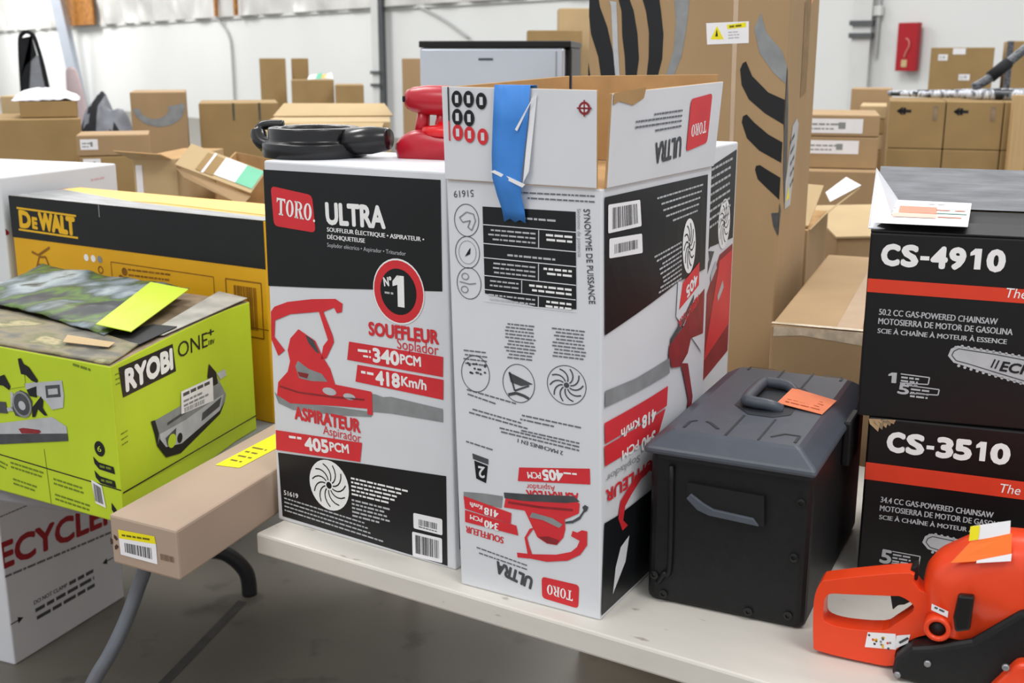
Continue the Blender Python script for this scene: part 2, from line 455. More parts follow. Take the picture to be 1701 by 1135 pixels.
# ------------------------------------------------------------------ white table with the blower cartons
TZ = .74
tb = thing('white_table', 'worn white painted table carrying the blower cartons and chainsaw boxes', 'table', (-.411, 1.706, 0), -32.2)
bm = NB(); box(bm, 0, 0, TZ - .036, 1.83, .83, TZ); put('tabletop', bm, tab_w, tb, bevel=.004)
for lx, ly in ((.84, .1), (1.71, .1), (.84, .73), (1.71, .73)):
    bm = NB(); tube(bm, [(lx, ly, 0), (lx, ly, TZ - .036)], .016, 10); put('leg', bm, leg_g, tb, smooth=True)
for lx in (.84, 1.71):
    bm = NB(); tube(bm, [(lx, .1, .12), (lx, .73, .12)], .012, 8); put('leg_brace', bm, leg_g, tb, smooth=True)

def open_top(bm, w, d, h, n=(4, 4, 6), mi=0, top=0): return box(bm, 0, 0, 0, w, d, h, n, mi, top)

# --- left blower carton
def blower_pic(p, T, red=ink_r):
    """printed picture of an electric blower; T maps the list of points"""
    pass
def d1(x, y, z):
    k = z / .59; f = (x / .36 - .5)
    x2 = x - f * .018 * k
    return (x2, y, z)
def F1f(u, v, o):
    k = v / .59; return Vector(((u - .009 * k) / (1 - .05 * k), -o, v))
t1 = thing('blower_carton', 'tall white and black blower carton with wide face, left end of white table', 'box', (-.386, 1.762, TZ), -32.8, 'blower cartons on the white table')
bm = NB(); open_top(bm, .36, .2235, .588, (6, 3, 8), 0, 1); put('carton_body', bm, [white, white], t1, d1, bevel=.003)
p = Print()
p.poly([(8, 574), (343, 577), (343, 421), (100, 400), (6, 393)], ink_k, 1)
p.rrect([(25, 489), (110, 485), (106, 541), (22, 550)], 9, ink_r, 2)
p.serif((32, 507), (103, 502), 26, ink_w, 3)
p.disc(108, 503, 2, 2, ink_w, 3)
p.text('ULTRA', (133, 501), (243, 503), 30, ink_w, 2, .035)
p.text('SOUFFLEUR ÉLECTRIQUE • ASPIRATEUR •', (133, 489), (313, 489), 8, ink_w, 2, .02)
p.text('DÉCHIQUETEUSE', (133, 478), (205, 478), 8, ink_w, 2, .02)
p.text('Soplador eléctrico • Aspirador • Triturador', (132, 466), (280, 466), 6, ink_lg, 2, 0)
p.disc(265, 412, 47, 48.5, ink_w, 2); p.disc(265, 412, 45, 46, ink_r, 3); p.disc(265, 412, 33, 34, ink_k, 4)
p.text('N°', (240, 418), (254, 420), 13, ink_w, 5, .03); p.one(255, 390, 46, 21, ink_w, 5)
p.lines((240, 407), (256, 407), 3, ink_lg, 5)
p.text('SOUFFLEUR', (208, 341), (335, 344), 19, ink_r, 2, .035); p.text('Soplador', (260, 327), (335, 327), 16, ink_r, 2, .01)
p.poly([(168, 325), (343, 326), (342, 296), (163, 296)], ink_r, 2); p.poly([(183, 291), (343, 292), (342, 262), (178, 264)], ink_r, 2)
p.text('340', (215, 301), (263, 302), 20, ink_w, 3, .04); p.text('PCM', (266, 305), (303, 306), 14, ink_w, 3, .03); p.lines((185, 312), (210, 313), 4, ink_w, 3); p.lines((195, 305), (210, 305), 3, ink_w, 3)
p.text('418', (219, 267), (263, 268), 20, ink_w, 3, .04); p.text('Km/h', (267, 272), (312, 272), 14, ink_w, 3, .03); p.lines((190, 279), (214, 279), 4, ink_w, 3)
# picture of the blower
p.poly([(200, 248), (216, 250), (231, 248), (246, 251), (341, 248), (341, 228), (245, 225), (204, 221)], ink_g, 2)
p.poly([(7, 221), (15, 203), (46, 197), (140, 204), (207, 213), (207, 221), (141, 217), (41, 207), (13, 216)], ink_g, 2)
p.poly([(9, 352), (17, 361), (46, 372), (96, 382), (144, 388), (158, 382), (156, 369), (146, 366), (141, 374), (119, 365), (136, 330), (138, 320), (121, 292), (110, 289), (116, 311), (126, 322), (110, 364), (50, 353), (17, 339), (14, 312), (35, 293), (20, 282), (7, 307)], ink_r, 3)
p.poly([(66, 331), (100, 317), (113, 295), (128, 277), (137, 253), (208, 253), (202, 225), (141, 219), (41, 207), (13, 216), (17, 238), (39, 259), (45, 277), (41, 294), (48, 314)], ink_r, 3)
p.poly([(56, 270), (62, 280), (84, 270), (111, 266), (122, 255), (88, 251), (63, 252)], ink_g, 4); p.poly([(60, 262), (84, 262), (80, 254), (64, 255)], ink_dr, 5)
p.poly([(80, 324), (96, 318), (108, 298), (100, 300), (86, 312)], ink_dg, 4); p.stroke([(20, 232), (60, 228), (130, 232), (195, 238)], 3, ink_dr, 4)
p.disc(125, 240, 14, 6, ink_lg, 4); p.disc(165, 238, 12, 5, ink_lg, 4); p.rect(200, 216, 210, 252, ink_r, 4)
p.text('ASPIRATEUR', (50, 183), (184, 184), 20, ink_r, 2, .035); p.text('Aspirador', (108, 168), (185, 168), 14, ink_r, 2, .01)
p.poly([(6, 156), (187, 168), (182, 136), (5, 122)], ink_r, 3); p.text('405', (70, 135), (118, 139), 20, ink_w, 4, .04); p.text('PCM', (122, 143), (160, 146), 14, ink_w, 4, .03); p.lines((35, 148), (62, 150), 4, ink_w, 4)
p.poly([(8, 118), (188, 134), (345, 146), (345, 4), (11, 8)], ink_k, 1)
p.disc(116, 84, 41, 42, ink_w, 2); p.fan(116, 84, 40, 41, ink_k, 3, 11, 2.2)
p.para((162, 104), (278, 106), 6.5, 5, 3, ink_w, 2); p.para((162, 68), (250, 69), 6.5, 5, 3, ink_lg, 2)
p.text('51619', (17, 47), (48, 47), 8, ink_w, 2, .02); p.para((17, 40), (250, 33), 7, 4, 2.4, ink_lg, 2, .25)
p.build('front_print', F1f, t1, d1)
p = Print(); p.rrect([(283, 50), (337, 51), (337, 77), (283, 75)], 3, paper, 2); p.bars([(293, 57), (327, 58), (327, 68), (293, 67)], ink_dg, 3); p.lines((293, 54), (327, 54), 1.5, ink_dg, 3)
p.rrect([(280, 4), (336, 6), (336, 46), (280, 44)], 3, paper, 2); p.bars([(286, 10), (330, 12), (330, 41), (286, 40)], ink_k, 3); p.build('barcode_label', F1f, t1, d1)
p = Print(); p.rect(10, 30, 213, 575, ink_k, 1); p.rect(20, 180, 205, 380, white, 2); p.build('side_print', F_right(.36), t1, d1)

# --- middle blower carton, printing upside down, flaps standing, blue tape
Wd, Dp, Hh = .2235, .36, .583
def d2(x, y, z):
    k = max(0, min(1, z / Hh)); fy = max(0, min(1, y / Dp))
    x2 = x - (1 - max(0, min(1, x / Wd))) * .016 * k - .009 * k * max(0, min(1, x / Wd)) * (1 - fy)
    if x > Wd * .5: x2 += .009 * sin(pi * fy) * sin(pi * min(1, k)) * min(1, (x - Wd * .5) / (Wd * .5))
    return (x2, y, z)
def F2f(u, v, o):
    k = max(0, min(1, v / Hh)); return Vector(((u + .016 * k) / (1 + .007 * k / Wd), -o, v))
t2 = thing('blower_carton', 'blower carton standing upside down with raised flaps and blue tape', 'box', (-.074, 1.522, TZ), -30, 'blower cartons on the white table')
bm = NB(); open_top(bm, Wd, Dp, Hh, (6, 8, 8), 0, 1); put('carton_body', bm, [white, card_in], t2, d2, bevel=.003)
def flap(pts, parent, m1, m2, name='flap', deform=None, t=.004):
    bm = NB(); slab(bm, pts, t, 0, 1); return put(name, bm, [m1, m2], parent, deform, bevel=.001, norm=True)
flap([(.001, 0, Hh), (Wd - .006, 0, Hh), (Wd - .006, -.004, .702), (.0, -.004, .704)], t2, white, card_in, deform=d2)
flap([(Wd, .004, Hh), (Wd, Dp - .004, Hh), (Wd + .00615, Dp + .004, .706), (Wd + .00575, .002, .698)], t2, white, card_in, deform=d2)
flap([(Wd - .004, Dp, Hh), (.004, Dp, Hh), (.0, Dp + .004, .712), (Wd, Dp + .006, .716)], t2, white, card_in, deform=d2)
flap([(0, Dp - .004, Hh), (0, .004, Hh), (-.002, .004, .702), (-.002, Dp, .712)], t2, white, card_in, deform=d2)
p = Print()
for i, (cx, cy, m) in enumerate(((8, 688, ink_k), (26, 688, ink_k), (45, 686, ink_k), (8, 665, ink_k), (26, 664, ink_k), (8, 645, ink_r), (26, 643, ink_r), (46, 641, ink_r))):
    p.disc(cx, cy, 8, 10.5, m, 1); p.rect(cx - 2.5, cy - 5, cx + 2.5, cy + 5, white, 2)
p.rect(-6, 660, -4, 703, ink_k, 1); p.rect(-6, 634, -4, 660, ink_r, 1)
FL_ = lambda u, v, o: Vector(((u + .016) / (1 + .007 / Wd), -o - .0046 - .004 * (v - Hh) / .12, v))
p.build('recycling_marks', FL_, t2, d2)
p = Print(); p.disc(192, 680, 8, 8, ink_dr, 1); p.disc(192, 680, 5, 5, white, 2); p.stroke([(182, 680), (202, 680)], 2, ink_dr, 3); p.stroke([(192, 670), (192, 690)], 2, ink_dr, 3)
p.build('round_mark', FL_, t2, d2)
p = Print()
p.text('51619', (27, 571), (-4, 568), 9, ink_dg, 1, .01)
p.lines((204, 574), (60, 572), 2, ink_txt, 1); p.lines((204, 567), (100, 566), 2, ink_txt, 1)
for cx, cy in ((16, 530), (17, 487), (19, 445)):
    p.ring(cx, cy, 19.5, 22, 1, ink_dg, 1)
p.stroke([(5, 533), (16, 541), (27, 539), (30, 530), (24, 517), (18, 521), (22, 530), (10, 527), (5, 533)], 1.6, ink_g, 1)
p.poly([(13, 481), (18, 489), (22, 494), (21, 485)], ink_k, 1); p.ring(17, 487, 14, 16, .7, ink_g, 1)
p.stroke([(4, 446), (20, 444), (30, 446)], 1.6, ink_g, 1); p.ring(13, 454, 6, 5, 1.4, ink_g, 1); p.ring(12, 436, 6, 5, 1.4, ink_g, 1)
p.poly([(41, 550), (178, 552), (181, 427), (120, 424), (44, 434)], ink_k, 1)
for y0, y1, sp in ((527, 550, None), (502, 525, 125), (483, 500, None), (459, 481, 125), (440, 457, 100), (424, 438, 125)):
    p.rect(42, y0 - 1.4, 180, y0 - .2, white, 2)
    if sp: p.rect(sp, y0, sp + 1.2, y1, white, 2)
    k = (y1 - y0)
    for r in range(2 if k < 20 else 3):
        yy = y1 - 4 - r * 6
        if sp: p.lines((sp - 4, yy), (50, yy), 2.2, ink_lg, 3); p.lines((174, yy), (sp + 8, yy), 2.8, ink_w, 3) if r < 2 else None
        elif r == 1: p.lines((150, yy), (70, yy), 2.6, ink_lg, 3)
p.text('SYNONYME DE PUISSANCE', (189, 556), (199, 436), 8.5, ink_dg, 1, .02)
p.text('Sinónimo de potencia', (180, 556), (182, 495), 5, ink_g, 1, 0)
for x0, x1, y0, n in ((6, 48, 353, 4), (72, 122, 398, 11), (143, 196, 400, 9)):
    for r in range(n):
        q = rnd.uniform(.0, .25) * (x1 - x0) / 2; yy = y0 - r * (4.6 if n > 4 else 6); p.lines((x1 - q, yy), (x0 + q, yy - 1), 2, ink_txt, 1)
p.ring(28, 320, 23, 26, 1, ink_dg, 1); p.ring(96, 316, 25, 27, 1, ink_dg, 1); p.ring(168, 324, 29, 27, 1, ink_dg, 1)
p.fan(168, 324, 28, 26, ink_dg, 1, 10, 1.8)
for i in range(16): p.disc(14 + rnd.uniform(0, 30), 320 + rnd.uniform(0, 15), 2, 1.6, ink_dg, 1, 7)
p.poly([(80, 330), (118, 318), (100, 313), (84, 316)], ink_dg, 1); p.stroke([(82, 330), (90, 305), (112, 315)], 2.5, ink_dg, 1); p.stroke([(80, 298), (92, 302), (104, 300), (112, 297)], 4, ink_dg, 1)
for y0, x0, x1 in ((288, 14, 92), (282, 14, 60), (273, 95, 190), (267, 95, 150), (262, 14, 100), (256, 14, 110), (251, 90, 188), (246, 60, 188), (241, 60, 188)):
    p.lines((x1, y0 - (x1 - 100) * .03), (x0, y0 + (100 - x0) * .1), 2.2, ink_txt, 1)
p.text('2 MACHINES EN 1', (164, 232), (95, 238), 5.5, ink_dg, 1, .02)
p.lines((55, 216), (12, 221), 2.2, ink_txt, 1)
p.poly([(22, 204), (48, 200), (48, 192), (23, 196)], ink_dg, 1); p.poly([(25, 194), (47, 190), (44, 164), (28, 168)], ink_k, 1); p.text('2', (42, 187), (32, 187), 16, white, 2, .02)
p.poly([(97, 197), (204, 215), (205, 193), (95, 177)], ink_r, 1)
p.text('405', (163, 205), (133, 200), 14, ink_w, 2, .04); p.text('PCM', (130, 196), (110, 193), 9, ink_w, 2, .03); p.lines((185, 205), (165, 203), 2.4, ink_w, 2)
p.text('Aspirador', (152, 181), (108, 175), 8, ink_r, 1, 0); p.text('ASPIRATEUR', (187, 177), (108, 166), 12, ink_r, 1, .03)
p.poly([(7, 144), (40, 148), (71, 150), (69, 132), (37, 133), (7, 132)], ink_g, 2)
p.poly([(76, 150), (106, 157), (179, 168), (190, 163), (189, 149), (168, 136), (169, 122), (166, 109), (156, 96), (141, 95), (126, 101), (114, 122), (106, 136), (73, 134)], ink_r, 2)
p.poly([(73, 156), (111, 161), (155, 168), (181, 172), (190, 166), (170, 160), (106, 150), (74, 148)], ink_dg, 3)
p.poly([(121, 114), (110, 97), (114, 84), (118, 74), (156, 82), (178, 91), (187, 100), (191, 110), (178, 114), (180, 122), (187, 121), (194, 126), (202, 126), (202, 106), (192, 90), (173, 77), (141, 68), (116, 67), (95, 64), (94, 71), (111, 73), (106, 96), (114, 111)], ink_r, 3)
p.poly([(169, 133), (180, 137), (190, 145), (196, 155), (194, 159), (198, 163), (203, 161), (201, 155), (197, 152), (191, 141), (180, 133), (169, 130)], ink_dg, 3)
p.poly([(114, 128), (135, 128), (160, 122), (165, 128), (150, 134), (118, 136)], ink_g, 4); p.stroke([(80, 143), (130, 146), (180, 152)], 3, ink_dr, 4); p.poly([(128, 102), (141, 96), (156, 97), (160, 104), (143, 106)], ink_dr, 4)
p.poly([(9, 119), (7, 138), (85, 128), (84, 112)], ink_r, 3); p.poly([(9, 99), (9, 117), (93, 111), (96, 97)], ink_r, 3)
p.text('418', (64, 127), (42, 128), 11, ink_w, 4, .04); p.text('Km/h', (38, 130), (18, 131), 7, ink_w, 4, .03)
p.text('340', (64, 108), (42, 109), 11, ink_w, 4, .04); p.text('PCM', (38, 111), (18, 112), 7, ink_w, 4, .03)
p.text('SOUFFLEUR', (72, 89), (10, 93), 10, ink_r, 1, .03)
p.lines((110, 56), (18, 66), 2, ink_txt, 1); p.lines((110, 50), (22, 58), 2, ink_txt, 1)
p.text('ULTRA', (119, 38), (62, 50), 17, ink_dg, 1, .04)
p.rrect([(134, 12), (190, 10), (191, 45), (133, 44)], 6, ink_r, 1); p.serif((182, 34), (142, 35), 15, ink_w, 2)
p.build('front_print', F2f, t2, d2)
p = Print()
p.poly([(3, 572), (339, 572), (339, 430), (230, 430), (5, 396)], ink_k, 1)
p.poly([(225, 430), (339, 400), (339, 300), (218, 380)], white, 2)
p.disc(268, 475, 26, 40, ink_w, 2); p.fan(268, 475, 24, 38, ink_k, 3, 10, 2.4)
for r in range(5): p.lines((320 - r * 5, 560 - r * 9), (140 + r * 14, 556 - r * 9), 2.6, ink_lg, 2)
for r in range(9): p.lines((238, 486 - r * 6.5), (140 + 30 * rnd.random(), 478 - r * 6.5), 2.6, ink_lg, 2)
p.poly([(242, 425), (312, 445), (312, 410), (228, 388)], ink_r, 3); p.text('405', (300, 430), (255, 415), 16, ink_w, 4, .04)
p.text('ASPIRATEUR', (312, 396), (226, 372), 12, ink_r, 3, .03)
p.poly([(6, 322), (86, 320), (196, 325), (197, 302), (87, 300), (6, 300)], ink_g, 2)
p.poly([(191, 329), (194, 344), (249, 361), (288, 388), (340, 400), (340, 330), (282, 335), (269, 315), (237, 302), (204, 308)], ink_dr, 3)
p.poly([(200, 345), (250, 364), (290, 392), (290, 400), (245, 374), (196, 352)], ink_dg, 4)
p.poly([(237, 307), (271, 299), (300, 240), (280, 170), (255, 150), (262, 180), (280, 240), (250, 290)], ink_dr, 3)
p.poly([(5, 279), (7, 250), (190, 255), (192, 284)], ink_r, 2); p.poly([(5, 247), (7, 219), (165, 222), (186, 252)], ink_r, 2)
p.text('418', (150, 262), (108, 260), 17, ink_w, 3, .04); p.text('Km/h', (98, 262), (48, 258), 12, ink_w, 3, .03)
p.text('340', (150, 229), (108, 227), 17, ink_w, 3, .04); p.text('PCM', (98, 230), (52, 227), 12, ink_w, 3, .03)
p.text('Soplador', (105, 207), (10, 205), 10, ink_g, 2, 0); p.text('SOUFFLEUR', (190, 189), (10, 184), 17, ink_r, 2, .03)
p.poly([(7, 139), (47, 137), (200, 142), (350, 150), (350, 8), (0, 8)], ink_k, 1)
p.poly([(45, 133), (51, 156), (76, 170), (108, 180), (160, 186), (160, 176), (110, 168), (82, 155), (65, 144), (60, 125), (75, 112), (59, 110)], ink_r, 2)
p.poly([(55, 87), (81, 95), (72, 59), (34, 25), (41, 62)], white, 2)
p.build('side_print', F_right(Wd + .001), t2, d2, 8, 360, cutv=8, V=583)
p = Print()
p.text('ULTRA', (222, 634), (138, 630), 27, ink_dg, 1, .022)
for r, (x0, x1) in enumerate(((218, 128), (218, 60), (218, 60), (218, 118))): p.lines((x0, 650 + r * 7), (x1, 648 + r * 7), 2.6, ink_txt, 1)
p.rrect([(242, 612), (318, 620), (322, 690), (245, 684)], 8, ink_r, 1); p.serif((308, 652), (254, 648), 17, ink_w, 2)
p.poly([(4, 684), (20, 688), (60, 682), (90, 690), (95, 703), (4, 698)], card_in, 1)
p.build('flap_print', lambda u, v, o: Vector((Wd + o + .0045 + .006 * (v - Hh) / .12, u, v)), t2, d2, 4, 360)
p = Print(); p.rrect([(11, 526), (105, 524), (102, 559), (11, 562)], 3, paper, 3); p.bars([(22, 530), (95, 529), (93, 555), (22, 557)], ink_dg, 4)
p.rrect([(14, 494), (107, 488), (106, 514), (14, 519)], 3, paper, 3); p.bars([(28, 498), (92, 496), (92, 508), (28, 510)], ink_dg, 4); p.build('barcode_label', F_right(Wd + .0012), t2, d2, 8, 360, cutv=8, V=583)
# blue masking tape over the flap, hanging free across the crease
bm = NB()
path = [(-.0155, .690, .056, .108), (-.016, .703, .056, .108), (-.0115, .7065, .057, .109), (-.0112, .66, .055, .106), (-.011, .62, .052, .100), (-.016, .59, .055, .098), (-.013, .568, .060, .097), (-.0065, .548, .064, .098), (-.005, .533, .066, .099)]
path[0] = (.006, .690, .058, .110); path[1] = (.004, .7065, .058, .110)
rows = []
for y, z, x0, x1 in path:
    rows.append([bm.verts.new((x0 + .023 + (x1 - x0 - .002) * i / 4, y - .0015 * sin(i * 1.7 + z * 40), z + .004 * (i % 2 if z < .536 else 0))) for i in range(5)])
for A, B in zip(rows, rows[1:]):
    for i in range(4): bm.faces.new([A[i], A[i + 1], B[i + 1], B[i]])
o = put('masking_tape', bm, tape_b, t2, d2, smooth=True); sm = o.modifiers.new('thick', 'SOLIDIFY'); sm.thickness = .0006; o['label'] = 'blue masking tape'
bm = NB()
slab(bm, [(0.1200, -.0105, .585), (0.1280, -.0100, .60), (0.1380, -.0085, .695), (0.1300, -.0085, .690)], .0008)
slab(bm, [(0.0760, -.0165, .598), (0.0820, -.0165, .600), (0.1260, -.0165, .584), (0.1220, -.0165, .580)], .0008)
slab(bm, [(0.1100, -.0128, .652), (0.1130, -.0128, .650), (0.1390, -.0115, .700), (0.1310, -.0125, .684)], .0008)
put('torn_paper', bm, paper, t2, d2)

# --- third blower carton behind
t3 = thing('blower_carton', 'blower carton mostly hidden behind the upside down carton, red printed narrow side showing', 'box', (-.041, 1.934, TZ), -29, 'blower cartons on the white table')
bm = NB(); box(bm, 0, 0, 0, .36, .2235, .602, (1, 1, 1), 0); put('carton_body', bm, white, t3, bevel=.003)
p = Print(); p.poly([(12, 560), (215, 590), (215, 440), (100, 440), (12, 400)], ink_k, 1)
for r in range(8): p.lines((20 + r * 4, 556 - r * 13), (200, 575 - r * 13), 4, ink_lg, 2)
p.disc(165, 470, 30, 42, ink_w, 2); p.fan(165, 470, 28, 40, ink_k, 3)
p.poly([(12, 200), (215, 240), (215, 430), (150, 420), (60, 330), (12, 320)], ink_dr, 2); p.poly([(90, 250), (215, 290), (215, 420), (150, 410)], ink_r, 3)
p.poly([(12, 330), (60, 360), (120, 430), (60, 440), (12, 400)], ink_dg, 3); p.poly([(12, 20), (215, 20), (215, 190), (12, 160)], ink_k, 1)
for (x, y) in ((60, 300), (110, 380), (150, 340), (70, 400)): p.poly([(x, y), (x + 26, y + 20), (x + 20, y + 34), (x - 4, y + 10)], ink_lg, 4)
p.build('side_print', F_right(.36), t3)
p = Print(); p.rect(250, 60, 340, 90, ink_r, 1); p.build('top_print', lambda u, v, o: Vector((u, v + .06, .602 + o)), t3)

# --- black vacuum ring and red blower lying on the left carton
zt = TZ + .588
t = thing('vacuum_adapter', 'black plastic vacuum adapter ring lying on top of the left blower carton', 'tool part', (-.313, 1.836, zt), -15)
bm = NB(); lathe(bm, [(.081, 0), (.082, .002), (.082, .020), (.081, .0225), (.0745, .0245), (.0725, .0265), (.072, .029), (.072, .042), (.071, .045), (.066, .046), (.060, .045), (.057, .042), (.056, .01), (.056, 0)], 40, closed=True); put('ring', bm, blk_gl, t, smooth=True, bevel=.001)
bm = NB(); tube(bm, curve_pts([(-.06, .0, .014), (-.088, .0, .018), (-.102, .01, .032), (-.098, .02, .045), (-.066, .028, .046)], 5), [.013] * 6 + [.013] * 6 + [.008] * 9, 10); put('hook', bm, blk_gl, t, smooth=True)
bm = NB(); lathe(bm, [(.02, 0), (.026, .004), (.027, .04), (.022, .066), (.019, .069)], 20, ax=lambda r, h, a: (.062 + h, .0 + r * cos(a) * 1.0 - .02 + h * .15, .025 + r * sin(a) * .8 + h * .06)); put('spout', bm, blk_gl, t, smooth=True)
t = thing('leaf_blower', 'red leaf blower with barrel handle poking out of the left blower carton', 'leaf blower', (-.148, 1.790, zt), -22)
bm = NB(); pillow(bm, [(-.035, .0), (-.038, .022), (-.012, .042), (.03, .044), (.085, .03), (.09, 0)], [(-.012, .8), (.0, .97), (.02, 1), (.045, 1), (.055, .85)], sub=3, ctr=(.03, .0)); put('housing', bm, red_p, t, smooth=True)
bm = NB(); lathe(bm, [(.0, .012), (.020, .010), (.034, .014), (.036, .02), (.034, .026), (.012, .030), (.010, .034)], 24, ax=lambda r, h, a: (.045 + r * cos(a) * 1.1, .012 + r * sin(a) * .8, h + .022)); put('collar', bm, red_b, t, smooth=True)
for dx in (-.001, .032):
    bm = NB(); tube(bm, [(dx, .02, .03), (dx + .006, .02, .075)], [.013, .009], 10); put('strut', bm, red_p, t, smooth=True)
bm = NB(); lathe(bm, [(.004, -.046), (.015, -.044), (.019, -.034), (.0225, -.01), (.023, .02), (.020, .05), (.012, .056)], 24, ax=lambda r, h, a: (.022 + h, .02 + r * cos(a), .088 + r * sin(a) - .02 * h * 1)); put('handle_barrel', bm, red_p, t, smooth=True)
bm = NB(); lathe(bm, [(.0045, 0), (.0045, .004)], 12, ax=lambda r, h, a: (-.0235 - h * .6 + .006, -.004 + r * cos(a) * .4 - h * .6 + .003, .09 + r * sin(a))); put('screw_hole', bm, plast_dk, t)

# ------------------------------------------------------------------ black power case
def dg(x, y, z): return (x, y, z)
g = thing('power_case', 'black case with grey chamfered lid and carry handle beside the blower cartons', 'tool case', (.182, 1.472, TZ), -26)
w, d, h = .229, .40, .224
bm = NB(); box(bm, .004, .006, 0, w - .004, d - .004, h, (1, 1, 1)); put('case_body', bm, plast_k, g, dg, bevel=.012, seg=3)
bm = NB(); c0 = [(-.002, -.008), (w - .004, -.008), (w + .002, .004), (w + .002, d), (-.002, d)]
def loop(z, i, sh=0): return [bm.verts.new((a_, b_, z)) for a_, b_ in ((i, i - .008), (w - i, i - .008), (w - i, d + .006 - i), (i, d + .006 - i))]
Ls = [loop(h - .003, 0), loop(h + .006, -.002), loop(h + .024, .024), loop(h + .027, .030)]
for A, B in zip(Ls, Ls[1:]):
    for i in range(4): bm.faces.new([A[i], A[(i + 1) % 4], B[(i + 1) % 4], B[i]])
bm.faces.new(Ls[0][::-1]); bm.faces.new(Ls[-1]); lid = put('lid', bm, plast_g, g, dg, bevel=.004)
ht = h + .027
p = Print()
gr = plast_g_shade  # darker grey paints groove and handle recess shade flat on the lid
p.poly([(88, 150), (76, 165), (76, 270), (95, 292), (150, 292), (160, 275), (160, 150), (140, 128), (105, 128)], gr, 1)
p.stroke([(102, 24), (102, 122)], 3.5, gr, 1); p.stroke([(146, 24), (146, 122)], 3, gr, 1); p.stroke([(98, 296), (98, 386)], 3.5, gr, 1); p.stroke([(144, 296), (144, 386)], 3, gr, 1)
p.stroke([(42, 32), (42, 62), (50, 70)], 4, gr, 1); p.stroke([(86, 46), (70, 66), (62, 72)], 5, gr, 1); p.stroke([(158, 44), (172, 64), (192, 64), (192, 34)], 4, gr, 1)
p.stroke([(44, 362), (44, 380), (84, 380)], 4, gr, 1); p.stroke([(160, 380), (190, 380), (190, 360)], 4, gr, 1)
p.build('lid_groove_shade', F_top(ht), lid, dg)
bm = NB(); tube(bm, curve_pts([(.142, .168, ht + .001), (.128, .160, ht + .008), (.10, .160, ht + .010), (.092, .172, ht + .010), (.092, .258, ht + .010), (.100, .270, ht + .010), (.128, .270, ht + .008), (.142, .262, ht + .001)], 5), .0085, 10); put('carry_handle', bm, plast_g, g, dg, smooth=True)
bm = NB(); slab(bm, [(.132, .188, ht + .004), (.200, .170, ht + .001), (.206, .246, ht + .001), (.138, .262, ht + .008)], .0008)
tg = put('orange_tag', bm, lab_o, g, dg); tg['label'] = 'orange paper price tag'
p = Print()
for r in range(4): p.lines((0, 40 - r * 11), (52, 40 - r * 11), 3, M('tag_ink', '#c9623a', .6), 1)
p.build('tag_writing', lambda u, v, o: Vector((.142 + u, .188 + v * 1.1 - u * .22, ht + .0052 + o - u * .05)), tg, dg)
# recessed hand grip on the near end
bm = NB()
q = [(60, 186), (164, 184), (166, 142), (92, 146), (76, 152), (60, 166)]
prism(bm, MM(q), -.0012, .006); put('grip_recess', bm, plast_dk, g, dg)
bm = NB(); prism(bm, MM([(60, 164), (76, 150), (92, 145), (160, 142), (152, 152), (98, 155), (84, 161), (66, 172)]), -.005, .002); put('grip_bar', bm, plast_g, g, dg, bevel=.0015)
for x, z in ((211, 181), (206, 104), (203, 20), (150, 8), (30, 8), (10, 40)):
    bm = NB(); lathe(bm, [(.0062, 0), (.0062, .003), (.003, .0035), (.003, .0015)], 12, ax=lambda r, hh, a, x=x, z=z: (min(max(x * .001, .016), w - .018) + r * cos(a), .006 - hh, max(z * .001, .014) + r * sin(a))); put('screw', bm, blk_gl, g, dg)
bm = NB(); tube(bm, curve_pts([(.036, .003, .205), (.038, .003, .06), (.03, .003, .045), (.022, .003, .03)], 5), .004, 8); put('edge_rib', bm, plast_k, g, dg, smooth=True)
bm = NB(); box(bm, w - .004, .20, .17, w + .008, .27, .236); put('latch', bm, plast_k, g, dg, bevel=.003)

